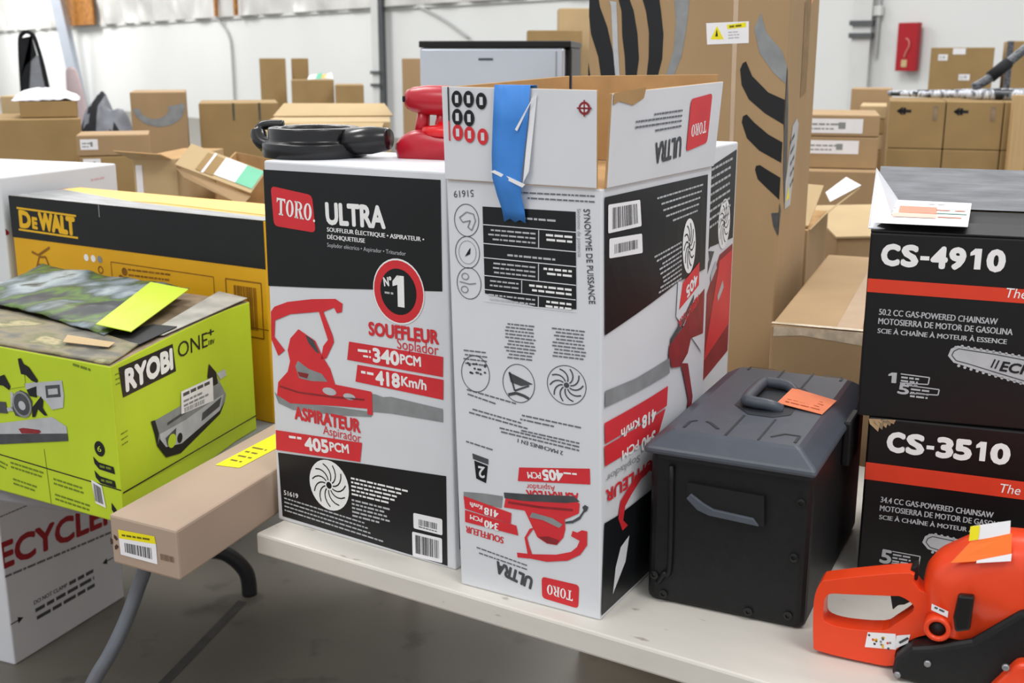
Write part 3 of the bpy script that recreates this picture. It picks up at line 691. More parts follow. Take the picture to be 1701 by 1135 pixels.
# ------------------------------------------------------------------ chainsaw cartons
def saw_carton(t, w, d, h, code, parts, off, openup):
    bm = NB(); box(bm, 0, 0, 0, w, d, h, (1, 1, 1), 0, 1 if openup else 0); put('carton_body', bm, [ink_bk, plast_dk], t, bevel=.003)
    p = Print(); z = off
    p.codeline(code, parts['cy'], -.005, 28, ink_w)
    p.poly([(1, parts['b1']), (w * 1000 - 1, parts['b1'] - 8), (w * 1000 - 1, parts['b0'] - 8), (1, parts['b0'])], ink_o, 1)
    p.text('The Professional', (parts['bx'], parts['b0'] + 4), (parts['bx'] + 118, parts['b0'] + 1), 13, ink_w, 3, .01, .15)
    x = parts['tx']
    for i, s in enumerate(parts['txt']): p.text(s, (x, parts['ty'] - 13 * i), (x + parts['tw'][i], parts['ty'] - 13 * i - 3), 8.5, ink_lg, 2, .02)
    if parts.get('bar'):
        dx, dy = parts['bar']
        pts = [(113, 97), (116, 107), (124, 112), (136, 111), (171, 108), (209, 103), (300, 92), (400, 80), (400, 45), (300, 55), (212, 65), (175, 74), (137, 84), (121, 88)]
        p.poly([(a + dx, b + dy) for a, b in pts], ink_lg, 2)
        ins = [(118, 98), (120, 104), (126, 108), (136, 107), (171, 104), (209, 99), (300, 88), (400, 76), (400, 49), (300, 60), (212, 70), (175, 79), (139, 88), (124, 91)]
        p.stroke([(a + dx, b + dy) for a, b in ins[10:] + ins[:8]], 1.4, ink_dg, 3)
        for i in range(22): p.disc(122 + i * 8 + dx, 112.5 - i * .85 + dy + (0 if i else -3), 2.2, 2.2, ink_lg, 2, 6); p.disc(128 + i * 8 + dx, 84 - i * 1.75 + dy, 2.2, 2.2, ink_lg, 2, 6)
        p.stroke([(169 + dx, 85 + dy), (173 + dx, 97 + dy)], 2, ink_k, 4); p.stroke([(174 + dx, 84 + dy), (178 + dx, 96 + dy)], 2, ink_k, 4)
        p.text('ECHO', (180 + dx, 82 + dy), (236 + dx, 77 + dy), 13, ink_k, 4, .03, .2)
        p.poly([(300 + dx, 120 + dy), (420 + dx, 110 + dy), (430 + dx, 36 + dy), (310 + dx, 40 + dy)], ink_o, 4)
    for (cx, cy, ch, n) in parts['marks']:
        if n == '1': p.one(cx, cy, ch, 11, ink_lg, 2)
        else: p.text(n, (cx, cy), (cx + 14, cy - 1), ch, ink_lg, 2, .03)
        X = cx + 16; p.stroke([(X, cy + ch - 1), (X + 38, cy + ch - 3), (X + 37, cy + 2), (X, cy + 1)], 1.6, ink_lg, 2); p.para((X + 1, cy + ch - 7), (X + 26, cy + ch - 8), 5, 3, 2.6, ink_lg, 2, .1)
    p.build('front_print', F_front, t)
tl = thing('chainsaw_carton', 'lower black chainsaw carton lettered CS-3510 with red stripe', 'box', (.506, 1.548, TZ), -20, 'black chainsaw cartons')
saw_carton(tl, .55, .28, .246, [('C', 27, 51), ('S', 53, 77), ('-', 80, 90), ('3', 93, 115), ('5', 116, 139), ('1', 144, 157), ('0', 163, 188)], dict(cx0=27, cx1=188, cy=199, b0=152, b1=178, bx=178, tx=25, ty=120, txt=('34.4 CC GAS-POWERED CHAINSAW', 'MOTOSIERRA DE MOTOR DE GASOLINA', 'SCIE À CHAÎNE À MOTEUR À ESSENCE'), tw=(150, 172, 168), bar=(-27, -30), marks=((31, 28, 20, '5'),)), 0, False)
p = Print(); p.rect(30, 25, 250, 200, ink_dr, 1); p.build('side_print', F_left(.28), tl)
bm = NB()
for k in range(5): slab(bm, [(.002 + k * .006, -.003, .236 + k * .002), (.014 + k * .005, -.004 + .001 * k, .226 + .003 * k), (.016 + k * .005, -.001, .244), (.0 + k * .006, -.001, .243)], .001, k % 2)
put('crushed_corner', bm, [card, brownish], tl)
tu = thing('chainsaw_carton', 'upper black chainsaw carton lettered CS-4910, open top with papers', 'box', (.490, 1.552, TZ + .2465), -18.5, 'black chainsaw cartons')
saw_carton(tu, .55, .28, .262, [('C', 16, 40), ('S', 42, 64), ('-', 66.5, 78), ('4', 80, 101), ('9', 103, 124), ('1', 129, 143), ('0', 150, 173)], dict(cx0=16, cx1=173, cy=219, b0=179, b1=198, bx=176, tx=19, ty=148, txt=('50.2 CC GAS-POWERED CHAINSAW', 'MOTOSIERRA DE MOTOR DE GASOLINA', 'SCIE À CHAÎNE À MOTEUR À ESSENCE'), tw=(152, 172, 166), bar=(0, 0), marks=((38, 52, 15, '1'), (52, 38, 13, '5'))), 0, True)
p = Print(); p.rect(30, 25, 250, 130, ink_o, 1); p.rect(60, 150, 200, 220, ink_w, 1); p.build('side_print', F_left(.28), tu)
hu = .262
flap([(.0, .0, hu), (.55, .0, hu), (.55, .055, hu + .008), (.0, .055, hu + .008)], tu, plast_k, ink_k, t=.003)
bm = NB(); slab(bm, [(-.002, .278, hu), (.55, .278, hu), (.55, .335, hu + .056), (.002, .335, hu + .058)], .004, 0, 1)
fl = put('back_flap', bm, [flap_lit, ink_k], tu)
p = Print(); p.para((230, 62), (380, 62), 14, 3, 7, ink_w, 1, .2); p.lines((160, 58), (200, 58), 4, ink_w, 1)
p.build('flap_print', lambda u, v, o: Vector((u, .2765 + v * .71 - o, hu + .003 + v * .70 + o * .7)), fl)
flap([(.034, .012, hu + .001), (.034, .283, hu + .010), (-.004, .292, hu + .060), (-.004, .002, hu + .004)], tu, white, white, t=.002)
bm = NB(); slab(bm, [(.004, -.006, hu + .0135), (.122, -.008, hu + .0135), (.140, .262, hu + .0135), (.016, .272, hu + .0135)], .0007)
pp = put('receipt_sheet', bm, paper, tu); pp['label'] = 'white printed sheet with a salmon block'
p = Print(); pk = M('salmon_ink', '#ee8f76', .6); gr2 = M('green_grey_ink', '#7fa89a', .6)
p.poly([(34, 110), (86, 108), (88, 185), (36, 190)], pk, 1); p.poly([(26, 60), (84, 58), (86, 104), (28, 108)], M('pale_salmon_ink', '#f5bfae', .6), 1)
for yy, m in ((70, pk), (112, gr2), (150, pk)): p.lines((86, yy), (126, yy - 2), 9, m, 1); p.lines((14, yy + 8), (30, yy + 8), 6, m, 1)
p.lines((76, 220), (100, 219), 5, ink_g, 1)
p.build('sheet_print', lambda u, v, o: Vector((u, v, hu + .0143 + o)), pp)

# ------------------------------------------------------------------ orange chainsaw
sw = thing('chainsaw', 'orange and black chainsaw with rear handle, front right on the white table', 'chainsaw', (.392, 1.318, TZ), -25)
hnd = [(-3, 103), (45, 119), (99, 134), (104, 124), (112, 114), (120, 111), (130, 96), (130, 63), (110, 49), (91, 28), (89, 7), (54, 4), (-1, 6), (-9, 16), (-12, 71), (-8, 94)]
hole = [(1, 78), (7, 87), (29, 91), (77, 99), (91, 101), (105, 94), (106, 84), (87, 63), (72, 51), (31, 45), (7, 47), (1, 56)]
bm = NB(); prism(bm, [(p_.x, p_.z) for p_ in curve_pts([(x * .001, 0, z * .001) for x, z in hnd + hnd[:1]], 3)[:-1]], -.0, .031, [[(p_.x, p_.z) for p_ in curve_pts([(x * .001, 0, z * .001) for x, z in hole + hole[:1]], 3)[:-1]]])
put('rear_handle', bm, ora_p, sw, bevel=.008, seg=4, ang=50)
bm = NB(); pillow(bm, MM([(114, 122), (117, 143), (126, 157), (143, 170), (163, 183), (205, 198), (300, 196), (330, 150), (320, 90), (226, 80), (191, 78), (173, 76), (151, 66), (132, 62), (122, 76), (116, 100)]), [(-.018, .72), (-.012, .88), (.002, .97), (.02, 1), (.05, .96), (.08, .84), (.10, .6)], sub=3, ctr=(.225, .085)); put('engine_cover', bm, ora_p, sw, smooth=True)
bm = NB(); prism(bm, MM([(89, 4), (92, 28), (110, 49), (133, 56), (175, 74), (226, 124), (330, 130), (330, 0), (137, 0)]), -.024, .09); put('lower_housing', bm, plast_k, sw, bevel=.008, seg=3)
bm = NB(); prism(bm, MM([(226, 64), (196, 17), (199, 2), (330, 2), (330, 90)]), -.042, -.02); put('clutch_cover', bm, ora_p, sw, bevel=.006, seg=3)
bm = NB(); prism(bm, MM([(156, 128), (174, 130), (173, 86), (157, 80), (153, 98)]), -.026, .0); put('latch_strap', bm, blk_gl, sw, bevel=.003)
bm = NB(); lathe(bm, [(.002, 0), (.0095, 0), (.0095, .011), (.004, .011), (.003, .013)], 20, ax=lambda r, hh, a: (.137 + r * cos(a), -.010 - hh, .079 + r * sin(a))); put('primer_socket', bm, plast_k, sw, smooth=True)
bm = NB(); lathe(bm, [(.0098, 0), (.0165, 0), (.0155, .020), (.0128, .022), (.0098, .020)], 24, ax=lambda r, hh, a: (.137 + r * cos(a), -.004 - hh, .079 + r * sin(a)), closed=True); put('socket_rim', bm, ora_p, sw, smooth=True)
bm = NB(); prism(bm, MM([(77, 98), (91, 103), (105, 94), (95, 86), (88, 84), (82, 76)]), .010, .028); put('trigger', bm, plast_k, sw, bevel=.002)
bm = NB(); prism(bm, MM([(98, 120), (99, 138), (106, 141), (108, 122)]), .008, .030); put('throttle_lock', bm, plast_k, sw, bevel=.002)
for x, z in ((130, 33), (97, 10), (215, 58)):
    bm = NB(); lathe(bm, [(.002, 0), (.0045, 0), (.004, .003), (.002, .0034)], 14, ax=lambda r, hh, a, x=x, z=z: (x * .001 + r * cos(a), -.024 - hh - (.0 if x < 200 else .018), z * .001 + r * sin(a))); put('bolt', bm, steel, sw, smooth=True)
p = Print(); p.poly([(54, 25), (91, 30), (89, 51), (56, 46)], paper, 1); p.poly([(90, 31), (104, 42), (106, 54), (90, 49)], paper, 1)
for i in range(16): p.disc(58 + rnd.uniform(0, 28), 29 + rnd.uniform(0, 15), 1.6, 1.8, rnd.choice((ink_dg, ink_g, ink_o, yel_i)), 2, 6)
p.stroke([(94, 40), (104, 49)], 3, ink_dg, 2); p.build('warning_sticker', F_front, sw)
p = Print(); p.poly([(128, 109), (147, 103), (147, 95), (128, 101)], paper, 1); p.lines((131, 104), (144, 100), 2.4, ink_dg, 2); p.build('small_sticker', lambda u, v, o: Vector((u, -.0195 - o, v)), sw)
bm = NB(); slab(bm, [(.144, -.017, .163), (.208, -.0185, .181), (.206, -.004, .207), (.163, -.004, .188), (.143, -.010, .176)][:4], .0008, 0)
og = put('orange_tag', bm, M('bright_orange_tag', '#f0721e', .55), sw); og['label'] = 'orange paper tag'
bm = NB(); slab(bm, [(.163, -.003, .189), (.204, -.003, .205), (.203, .002, .220), (.163, .002, .206)], .0008, 0); put('white_tag', bm, paper, sw)
bm = NB(); slab(bm, [(.161, -.0042, .189), (.171, -.0042, .193), (.171, .0, .209), (.161, .0, .206)], .0008, 0); put('yellow_tag', bm, lab_y, sw)
bm = NB(); slab(bm, [(.172, -.0205, .170), (.208, -.0215, .180), (.208, -.0185, .188), (.172, -.0195, .173)], .0008, 0); put('tag_edge', bm, paper, sw)

# ------------------------------------------------------------------ left folding table and what stands on it
lt = thing('folding_table', 'grey folding table with bent tube legs under the lime green carton', 'table', (-.60, 1.80, 0), 71)
bm = NB(); box(bm, .0, .0, TZ - .03, 1.3, .76, TZ); put('tabletop', bm, tab_g, lt, bevel=.006)
for f in (lambda y: y, lambda y: .76 - y):
    pts = curve_pts([(x, f(y), z) for x, y, z in ((.135, .12, TZ - .03), (.134, .134, .57), (.127, .150, .516), (.102, .164, .458), (.068, .178, .405), (.034, .2025, .345), (-.02, .245, .20), (-.08, .29, .0))], 5)
    bm = NB(); tube(bm, pts, .0135, 12); lg = put('leg', bm, leg_g, lt, smooth=True)
    bm = NB(); tube(bm, [(-.078, f(.2885), .0), (-.068, f(.281), .03)], .018, 12); put('rubber_foot', bm, leg_k, lg, smooth=True)
# far cross foot of dark tube
bm = NB(); tube(bm, [(1.0, .62, TZ - .03), (1.0, .62, .13)], .016, 10); put('leg', bm, leg_k, lt, smooth=True)
bm = NB(); tube(bm, [(1.26, .10, TZ - .03), (1.26, .10, .0)], .016, 10); put('leg', bm, leg_k, lt, smooth=True)
def L2(p): # world point to the table's local frame
    a_ = RAD(-71); x, y = p[0] + .60, p[1] - 1.80; return (x * cos(a_) - y * sin(a_), x * sin(a_) + y * cos(a_), p[2])
bm = NB(); tube(bm, curve_pts([L2((-.93, 2.915, .148)), L2((-.86, 2.945, .148)), L2((-.80, 2.965, .13)), L2((-.752, 2.978, .07)), L2((-.745, 2.98, 0))], 6), .0215, 12); put('cross_foot', bm, leg_k, lt, smooth=True)

# long brown carton
def db(x, y, z): return (x - .14 * y, y, z)
t = thing('long_carton', 'long slim brown carton with yellow label, jutting over the table edge toward the camera', 'box', (-.601, 1.593, TZ), -27.9)
bm = NB(); box(bm, 0, 0, 0, .134, .78, .079, (1, 4, 1)); put('carton_body', bm, card_g, t, db, bevel=.004)
p = Print(); p.poly([(18, 18), (92, 18), (92, 50), (17, 44)], paper, 1); p.bars([(28, 24), (82, 24), (82, 42), (28, 39)], ink_dg, 2, 40); p.poly([(17, 44), (92, 50), (90, 62), (17, 58)], lab_y, 1); p.lines((24, 49), (84, 54), 3, M('label_writing', '#6b6410', .6), 2); p.build('shipping_label', F_front, t, db)
p = Print()
for k in range(3):
    a_ = 2 * pi * k / 3 + .5; p.poly([(7 + 9 * cos(a_ + q), 36 + 12 * sin(a_ + q)) for q in (0, .5, 1.1)] + [(7 + 4 * cos(a_ + q), 36 + 6 * sin(a_ + q)) for q in (1.1, .5, 0)], M('brown_ink', '#4a3027', .6), 1)
p.bars([(99, 27), (126, 28), (126, 37), (99, 37)], M('faded_ink', '#7c6754', .6), 1, 10); p.build('end_print', F_front, t, db)
p = Print(); p.poly([(28, 235), (74, 243), (90, 500), (40, 500)], lab_y, 1); p.para((38, 330), (70, 330), 22, 4, 6, M('label_writing', '#6b6410', .6), 2); p.build('yellow_label', F_top(.079), t, db)

# lime carton
def dr(x, y, z): return (x - .323 * y + .10 * max(0, y - .4033) * max(0, min(1, x / .309)), y, z + .004 * sin(pi * max(0, min(1, y / .484))) * (z / .27))
t = thing('lime_carton', 'lime green miter saw carton with black torn top flaps on the folding table', 'box', (-.901, 1.89, TZ), -29.5)
wr, drr, hr = .309, .484, .268
bm = NB(); box(bm, -.25, 0, 0, wr, drr, hr, (2, 6, 2), 0, 1); put('carton_body', bm, [lime, brownish], t, dr, bevel=.003)
p = Print()
p.poly([(17, 108), (15, 89), (193, 125), (193, 138)], ink_dg, 3); p.poly([(-5, 122), (159, 161), (192, 150), (193, 134), (0, 96)], ink_lg, 2); p.poly([(70, 126), (83, 130), (124, 133), (128, 130), (121, 126), (77, 119)], ink_dr, 4)
p.poly([(62, 174), (70, 189), (86, 197), (103, 194), (113, 182), (111, 168), (99, 155), (82, 149), (66, 149), (60, 160)], ink_dg, 4); p.ring(86, 172, 24, 23, 4, ink_g, 5); p.disc(86, 170, 9, 8, ink_lg, 5)
p.poly([(88, 252), (96, 254), (101, 245), (114, 241), (133, 221), (130, 216), (117, 218), (104, 226), (92, 226), (89, 242)], ink_k, 4)
p.poly([(96, 210), (116, 214), (192, 229), (194, 205), (189, 182), (161, 174), (147, 187), (133, 193), (117, 195), (102, 200)], ink_lg, 3); p.poly([(150, 214), (186, 221), (186, 200), (150, 193)], ink_dg, 4); p.poly([(156, 209), (180, 214), (180, 204), (156, 199)], ink_lg, 5)
p.poly([(35, 214), (48, 219), (62, 199), (56, 193), (41, 199), (33, 198)], ink_k, 4); p.poly([(5, 166), (44, 170), (46, 150), (5, 145)], ink_dg, 4); p.poly([(111, 170), (137, 194), (141, 186), (138, 174), (148, 162), (140, 161), (125, 170), (117, 155), (109, 153)], ink_k, 4)
p.poly([(102, 200), (128, 210), (126, 190), (108, 190)], ink_k, 4); p.poly([(60, 196), (100, 206), (100, 228), (70, 226)], lime, 3); p.stroke([(20, 150), (60, 160), (62, 190)], 7, ink_lg, 3)
p.stroke([(0, 70), (309, 60)], 2, ink_k, 1); p.stroke([(130, 100), (134, 0)], 1.2, lime_d, 1)
for x0, x1, y0 in ((8, 30, 55), (38, 125, 58), (146, 232, 48), (40, 112, 28), (146, 236, 20)):
    p.para((x0, y0), (x1, y0 - 4), 8, 2, 3.2, lime_d, 1, .3)
p.disc(267, 124, 12, 13, ink_k, 1); p.text('6', (262, 119), (271, 119), 10, lime, 2, 0)
for yy in (96, 72): p.poly([(250, yy + 12), (262, yy + 4), (296, yy + 2), (298, yy - 10), (262, yy - 8), (252, yy)], ink_k, 2); p.lines((264, yy - 4), (290, yy - 4), 4, lime_d, 3)
p.poly([(240, 66), (264, 60), (270, 22), (246, 26)], paper, 3); p.bars([(245, 30), (265, 27), (262, 56), (244, 61)], ink_dg, 4, 14); p.lines((222, 258), (262, 254), 4, lime_d, 1)
p.poly([(284, 34), (292, 26), (298, 18), (290, 14), (283, 22)], ink_k, 2)
p.build('front_print', F_front, t, dr)
p = Print(); k = 484 / 509
Q = lambda pts: [(a_ * k, b_) for a_, b_ in pts]
p.poly(Q([(22, 259), (200, 252), (205, 202), (28, 208)]), ink_k, 1); p.text('RYOBI', Q([(40, 216)])[0], Q([(193, 211)])[0], 33, ink_w, 2, .05)
p.text('ONE', Q([(216, 222)])[0], Q([(330, 216)])[0], 27, ink_k, 1, .01); p.text('+', Q([(332, 232)])[0], Q([(358, 231)])[0], 13, ink_k, 1, .02); p.text('18V', Q([(334, 217)])[0], Q([(358, 215)])[0], 9, ink_k, 1, .02)
p.poly(Q([(107, 142), (125, 139), (216, 137), (338, 150), (358, 150), (381, 122), (392, 106), (385, 95), (361, 77), (199, 56), (148, 66), (121, 94), (116, 116)]), ink_g, 2)
p.poly(Q([(132, 111), (224, 107), (332, 111), (380, 110), (362, 83), (194, 62), (155, 74), (135, 93)]), ink_lg, 3)
p.poly(Q([(121, 94), (148, 64), (199, 54), (361, 77), (385, 95), (360, 84), (205, 70), (150, 82), (130, 104)]), ink_k, 4); p.poly(Q([(107, 142), (120, 140), (130, 112), (121, 94), (116, 116)]), ink_k, 4)
p.poly(Q([(320, 161), (329, 183), (356, 160), (360, 137), (336, 138)]), ink_k, 4); p.poly(Q([(359, 157), (393, 157), (398, 143), (371, 142)]), ink_lg, 3)
p.poly(Q([(290, 100), (372, 108), (360, 92), (285, 86)]), ink_dg, 4); p.poly(Q([(150, 98), (190, 104), (185, 84), (155, 82)]), ink_dg, 4); p.disc(172 * k, 86, 14, 12, lime, 5); p.stroke(Q([(160, 120), (250, 122), (330, 132)]), 5, ink_dg, 4); p.disc(200 * k, 82, 9, 9, ink_k, 5)
p.stroke(Q([(4, 54), (509, 30)]), 2.4, ink_k, 1); p.para((10, 250), (30, 249), 8, 3, 2, lime_d, 1); p.para((12, 150), (34, 150), 9, 3, 2, lime_d, 1)
p.build('side_print', F_right(wr), t, dr)
p = Print(); p.poly(Q([(211, 122), (337, 110), (339, 155), (216, 162)]), paper, 6); p.lines(Q([(222, 151)])[0], Q([(330, 145)])[0], 6, ink_dg, 7); p.para(Q([(222, 140)])[0], Q([(330, 133)])[0], 8, 2, 4, ink_g, 7); p.bars(Q([(222, 122), (300, 116), (300, 124), (222, 130)]), ink_g, 7); p.build('shipping_label', F_right(wr), t, dr)
# crumpled, half open top flaps with worn dark printing
def patch(name, stops, scale, stretch, rough=.35, bump=.15):
    m = M(name, '#808080', rough, .3, scale, bump, stretch=stretch, detail=7)
    rp = [n for n in m.node_tree.nodes if n.type == 'VALTORGB'][0].color_ramp
    while len(rp.elements) > 1: rp.elements.remove(rp.elements[-1])
    rp.elements[0].position = stops[0][0]; rp.elements[0].color = lin(stops[0][1]) + [1]
    for p_, c_ in stops[1:]:
        e = rp.elements.new(p_); e.color = lin(c_) + [1]
    return m
flapm = patch('torn_printed_flap', [(.30, '#26282a'), (.42, '#3c3e3f'), (.47, '#5d7a2e'), (.51, '#44503a'), (.57, '#7f8a90'), (.63, '#a9b4b6'), (.68, '#45493f')], 9, (1, .55, 1))
flapf = patch('scuffed_front_flap', [(.30, '#3a3832'), (.42, '#6a675c'), (.50, '#8a7f63'), (.56, '#6f6f4a'), (.62, '#b3a67c'), (.70, '#5d5a52')], 11, (.7, 1.5, 1), .5)
def crumple(quad, amp, seed, nx=18, ny=14, lift=lambda u, v: 0):
    bm = NB(); g_ = []; q = [Vector(p_) for p_ in quad]
    for i in range(nx + 1):
        r = []
        for j in range(ny + 1):
            u, v = i / nx, j / ny; p_ = q[0].lerp(q[1], u).lerp(q[3].lerp(q[2], u), v)
            n_ = mnoise.noise(Vector((p_.x * 14, p_.y * 14, seed))) + .5 * mnoise.noise(Vector((p_.x * 38, p_.y * 38, seed + 4)))
            e = min(1, 6 * v) if v < .5 else 1
            r.append(bm.verts.new((p_.x, p_.y, p_.z + amp * n_ + lift(u, v))))
        g_.append(r)
    for i in range(nx):
        for j in range(ny): bm.faces.new([g_[i][j], g_[i + 1][j], g_[i + 1][j + 1], g_[i][j + 1]])
    return bm
bm = crumple([(-.24, .17, hr + .014), (.215, .100, hr + .014), (.19, .43, hr + .026), (-.24, .43, hr + .034)], .006, 3, 30, 14, lift=lambda u, v: .008 * sin(pi * u) * (1 - v))
o = put('top_flap', bm, flapm, t, dr, smooth=True); o.modifiers.new('thick', 'SOLIDIFY').thickness = .003
bm = crumple([(-.246, .002, hr + .004), (wr - .004, .002, hr + .003), (.296, .10, hr + .006), (-.24, .165, hr + .010)], .003, 8, 26, 10, lift=lambda u, v: .006 * v * sin(pi * u))
o = put('top_flap', bm, flapf, t, dr, smooth=True); o.modifiers.new('thick', 'SOLIDIFY').thickness = .003
bm = NB(); slab(bm, [(.193, .105, hr + .026), (.262, .124, hr + .016), (.216, .392, hr + .030), (.118, .386, hr + .036)], .0015); o = put('lime_strip', bm, lime, t, dr); o['label'] = 'bright lime flap strip'
bm = NB(); slab(bm, [(.272, .15, hr + .004), (.304, .17, hr + .003), (.306, .48, hr + .006), (.232, .48, hr + .012)], .0015); put('grey_flap_edge', bm, M('pale_grey_print', '#a6a39a', .5, .25, 20), t, dr)
bm = NB(); slab(bm, [(.20, .09, hr + .006), (.298, .10, hr + .005), (.302, .22, hr + .0055), (.25, .21, hr + .006)], .0012); put('painted_gap_shade', bm, plast_dk, t, dr)  # dark sheet standing in for shade in the gap between the flaps
bm = NB(); slab(bm, [(.17, .035, hr + .012), (.262, .055, hr + .009), (.262, .075, hr + .011), (.16, .060, hr + .016)], .001); put('torn_paper', bm, card_l, t, dr)

# yellow power tool carton
t = thing('yellow_carton', 'long yellow and black power tool carton standing behind the lime green carton', 'box', (-1.186, 2.699, TZ), -32)
wd, dd, hd = .815, .2, .424
bm = NB(); box(bm, 0, 0, 0, wd, dd, hd); put('carton_body', bm, yel, t, bevel=.003)
p = Print()
p.poly([(-1, hd * 1000), (wd * 1000, hd * 1000), (wd * 1000, 326), (-1, 326)], ink_k, 1)
p.text('D', (34, 354), (72, 353), 36, yel_i, 2, .055); p.text('E', (80, 354), (96, 353), 24, yel_i, 2, .055); p.text('WALT', (106, 353), (230, 350), 37, yel_i, 2, .055); p.stroke([(26, 397), (240, 393)], 4.5, yel_i, 2); p.stroke([(26, 346), (240, 343)], 4.5, yel_i, 2)
p.stroke([(78, 258), (92, 286), (116, 288), (130, 258)], 5, M('brown_print', '#8a5a14', .6, .3, 30), 1); p.stroke([(66, 296), (90, 290), (110, 300), (134, 312)], 6, M('brown_print', '', .6), 1); p.stroke([(84, 268), (124, 268)], 4, M('brown_print', '', .6), 1)
for x, m in ((262, paper), (286, paper), (308, ink_g)): p.disc(x, 300, 8, 8, m, 1)
bp = M('brown_print', '', .6)
p.ring(308, 276, 9, 9, 3, bp, 1); p.stroke([(345, 205), (345, 298), (665, 296), (665, 205), (345, 205)], 2, bp, 1); p.para((400, 284), (560, 286), 12, 6, 4, bp, 1, .15); p.stroke([(360, 230), (372, 270), (392, 262)], 6, bp, 1); p.disc(388, 280, 9, 9, bp, 1)
p.stroke([(700, 180), (700, 296), (800, 296), (800, 180), (700, 180)], 3, bp, 1); p.bars([(722, 195), (785, 195), (785, 285), (722, 285)], bp, 1, 20)
p.stroke([(0, 200), (815, 200)], 2, bp, 1)
p.stroke([(320, 424), (320, 396)], 3, ink_g, 2)
p.build('front_print', F_front, t)
p = Print(); p.poly([(0, 0), (815, 0), (815, 40), (500, 62), (330, 75), (0, 150)], M('grey_top_print', '#8b8d8e', .4, .3, 12, stretch=(1, 4, 1)), 1); p.poly([(420, 90), (815, 60), (815, 200), (200, 200)], yel_t, 1); p.poly([(0, 150), (330, 75), (420, 90), (200, 200), (0, 200)], yel_t, 1); p.build('top_print', F_top(hd), t)  # streaky grey along the front of the top, paler yellow behind
p = Print(); p.rect(0, 326, 200, 424, ink_k, 1); p.build('end_print', F_left(dd), t)

# two big white mower cartons by the left edge
def mower(P, z, w, d, h, label, small):
    t = thing('mower_carton', label, 'box', (P[0] - w * cos(RAD(-22)), P[1] - w * sin(RAD(-22)), z), -22, 'white mower cartons')
    bm = NB(); box(bm, 0, 0, 0, w, d, h); put('carton_body', bm, white, t, bevel=.004)
    dk = M('dark_red_lettering', '#a3202c', .5, .08, 30)
    def lay(name, f):
        p = Print(); f(p)
        # keep the lettering on the face
        bmesh.ops.bisect_plane(p.bm, geom=p.bm.verts[:] + p.bm.edges[:] + p.bm.faces[:], plane_co=(0, 0, 0), plane_no=(-1, 0, 0), clear_outer=True)
        p.build(name, F_right(w), t)
    if not small:
        lay('lettering', lambda p: (p.text('RECYCLER', (-72, 270), (404, 236), 64, dk, 1, .03), p.lines((0, 238), (372, 206), 6, ink_txt, 1, .95)))
        def notice(p):
            p.text('DO NOT CLAMP', (80, 128), (196, 126), 11, ink_dg, 1, .02); p.lines((204, 126), (294, 124), 10, ink_dg, 1, 1)
            p.lines((82, 106), (294, 103), 10, ink_dg, 1, 1); p.lines((84, 84), (294, 82), 10, ink_dg, 1, 1)
        lay('notice_print', notice)
        for x, s, y in ((0, 1, 112), (372, -1, 134)):
            lay('arrow_mark', lambda p: (p.stroke([(x, y), (x + s * 26, y)], 3, ink_k, 1), p.poly([(x + s * 42, y), (x + s * 24, y + 9), (x + s * 24, y - 9)], ink_k, 1)))
        lay('printed_line', lambda p: p.lines((4, 395), (330, 385), 3, ink_txt, 1, .95))
    else:
        lay('lettering', lambda p: p.text('RECYCLER', (-430, 462), (8, 470), 42, dk, 1, .05))
        pk_ = M('pale_pink_ink', '#d9b6bb', .6)
        lay('printed_line', lambda p: p.lines((175, 552), (215, 553), 5, pk_, 1)); lay('printed_line', lambda p: p.lines((300, 566), (352, 568), 5, pk_, 1))
    return t
mower((-1.246, 2.588), 0, .5, .405, .60, 'white mower carton on the floor with dark red lettering, below the lime carton', False)
mower((-1.208, 2.71), .602, .42, .40, .603, 'upper white mower carton behind the yellow carton', True)

# traffic cone
t = thing('traffic_cone', 'orange traffic cone at the bottom left corner', 'cone', (-.85, 1.60, 0))
bm = NB(); lathe(bm, [(.13, .03), (.125, .035), (.03, .61), (.024, .618), (.018, .615), (.018, .58)], 32); put('cone_body', bm, ora_c, t, smooth=True)
bm = NB(); box(bm, -.17, -.17, 0, .17, .17, .03); put('base', bm, ora_c, t, bevel=.01)

# ------------------------------------------------------------------ tall brown carton with feather print
t = thing('tall_carton', 'tall brown carton with black and grey feather shapes printed on it', 'box', (.585 - .445 * .927, 2.5 + .445 * .375, 0), -22)
bm = NB(); box(bm, 0, 0, 0, .445, .446, 1.76); put('carton_body', bm, card, t, bevel=.004)
p = Print()
fe = [[(-9, 1680), (-9, 1604), (-7, 1570), (6, 1531), (24, 1481), (31, 1439), (33, 1380), (60, 1380), (65, 1438), (59, 1489), (44, 1546), (26, 1589), (18, 1630), (16, 1680)],
      [(67, 1680), (69, 1603), (76, 1580), (79, 1527), (86, 1481), (89, 1437), (88, 1380), (108, 1380), (114, 1435), (119, 1477), (114, 1531), (104, 1580), (95, 1602), (90, 1680)],
      [(116, 1680), (124, 1602), (132, 1579), (140, 1534), (141, 1481), (137, 1433), (130, 1385), (150, 1385), (161, 1431), (172, 1477), (173, 1530), (166, 1579), (162, 1601), (160, 1680)]]
for q in fe: p.poly([(max(0.5, a_), b_) for a_, b_ in q], ink_k, 1)
p.poly([(192, 1680), (195, 1601), (200, 1556), (197, 1496), (179, 1432), (170, 1390), (182, 1385), (195, 1430), (215, 1481), (223, 1534), (227, 1578), (228, 1600), (228, 1680)], ink_g, 1)
p.poly([(0.5, 1470), (0.5, 1400), (8, 1400), (6, 1440)], ink_k, 1)
p.poly([(48, 1602), (52, 1590), (58, 1500), (66, 1430), (76, 1430), (70, 1500), (64, 1600)], ink_lg, 2)
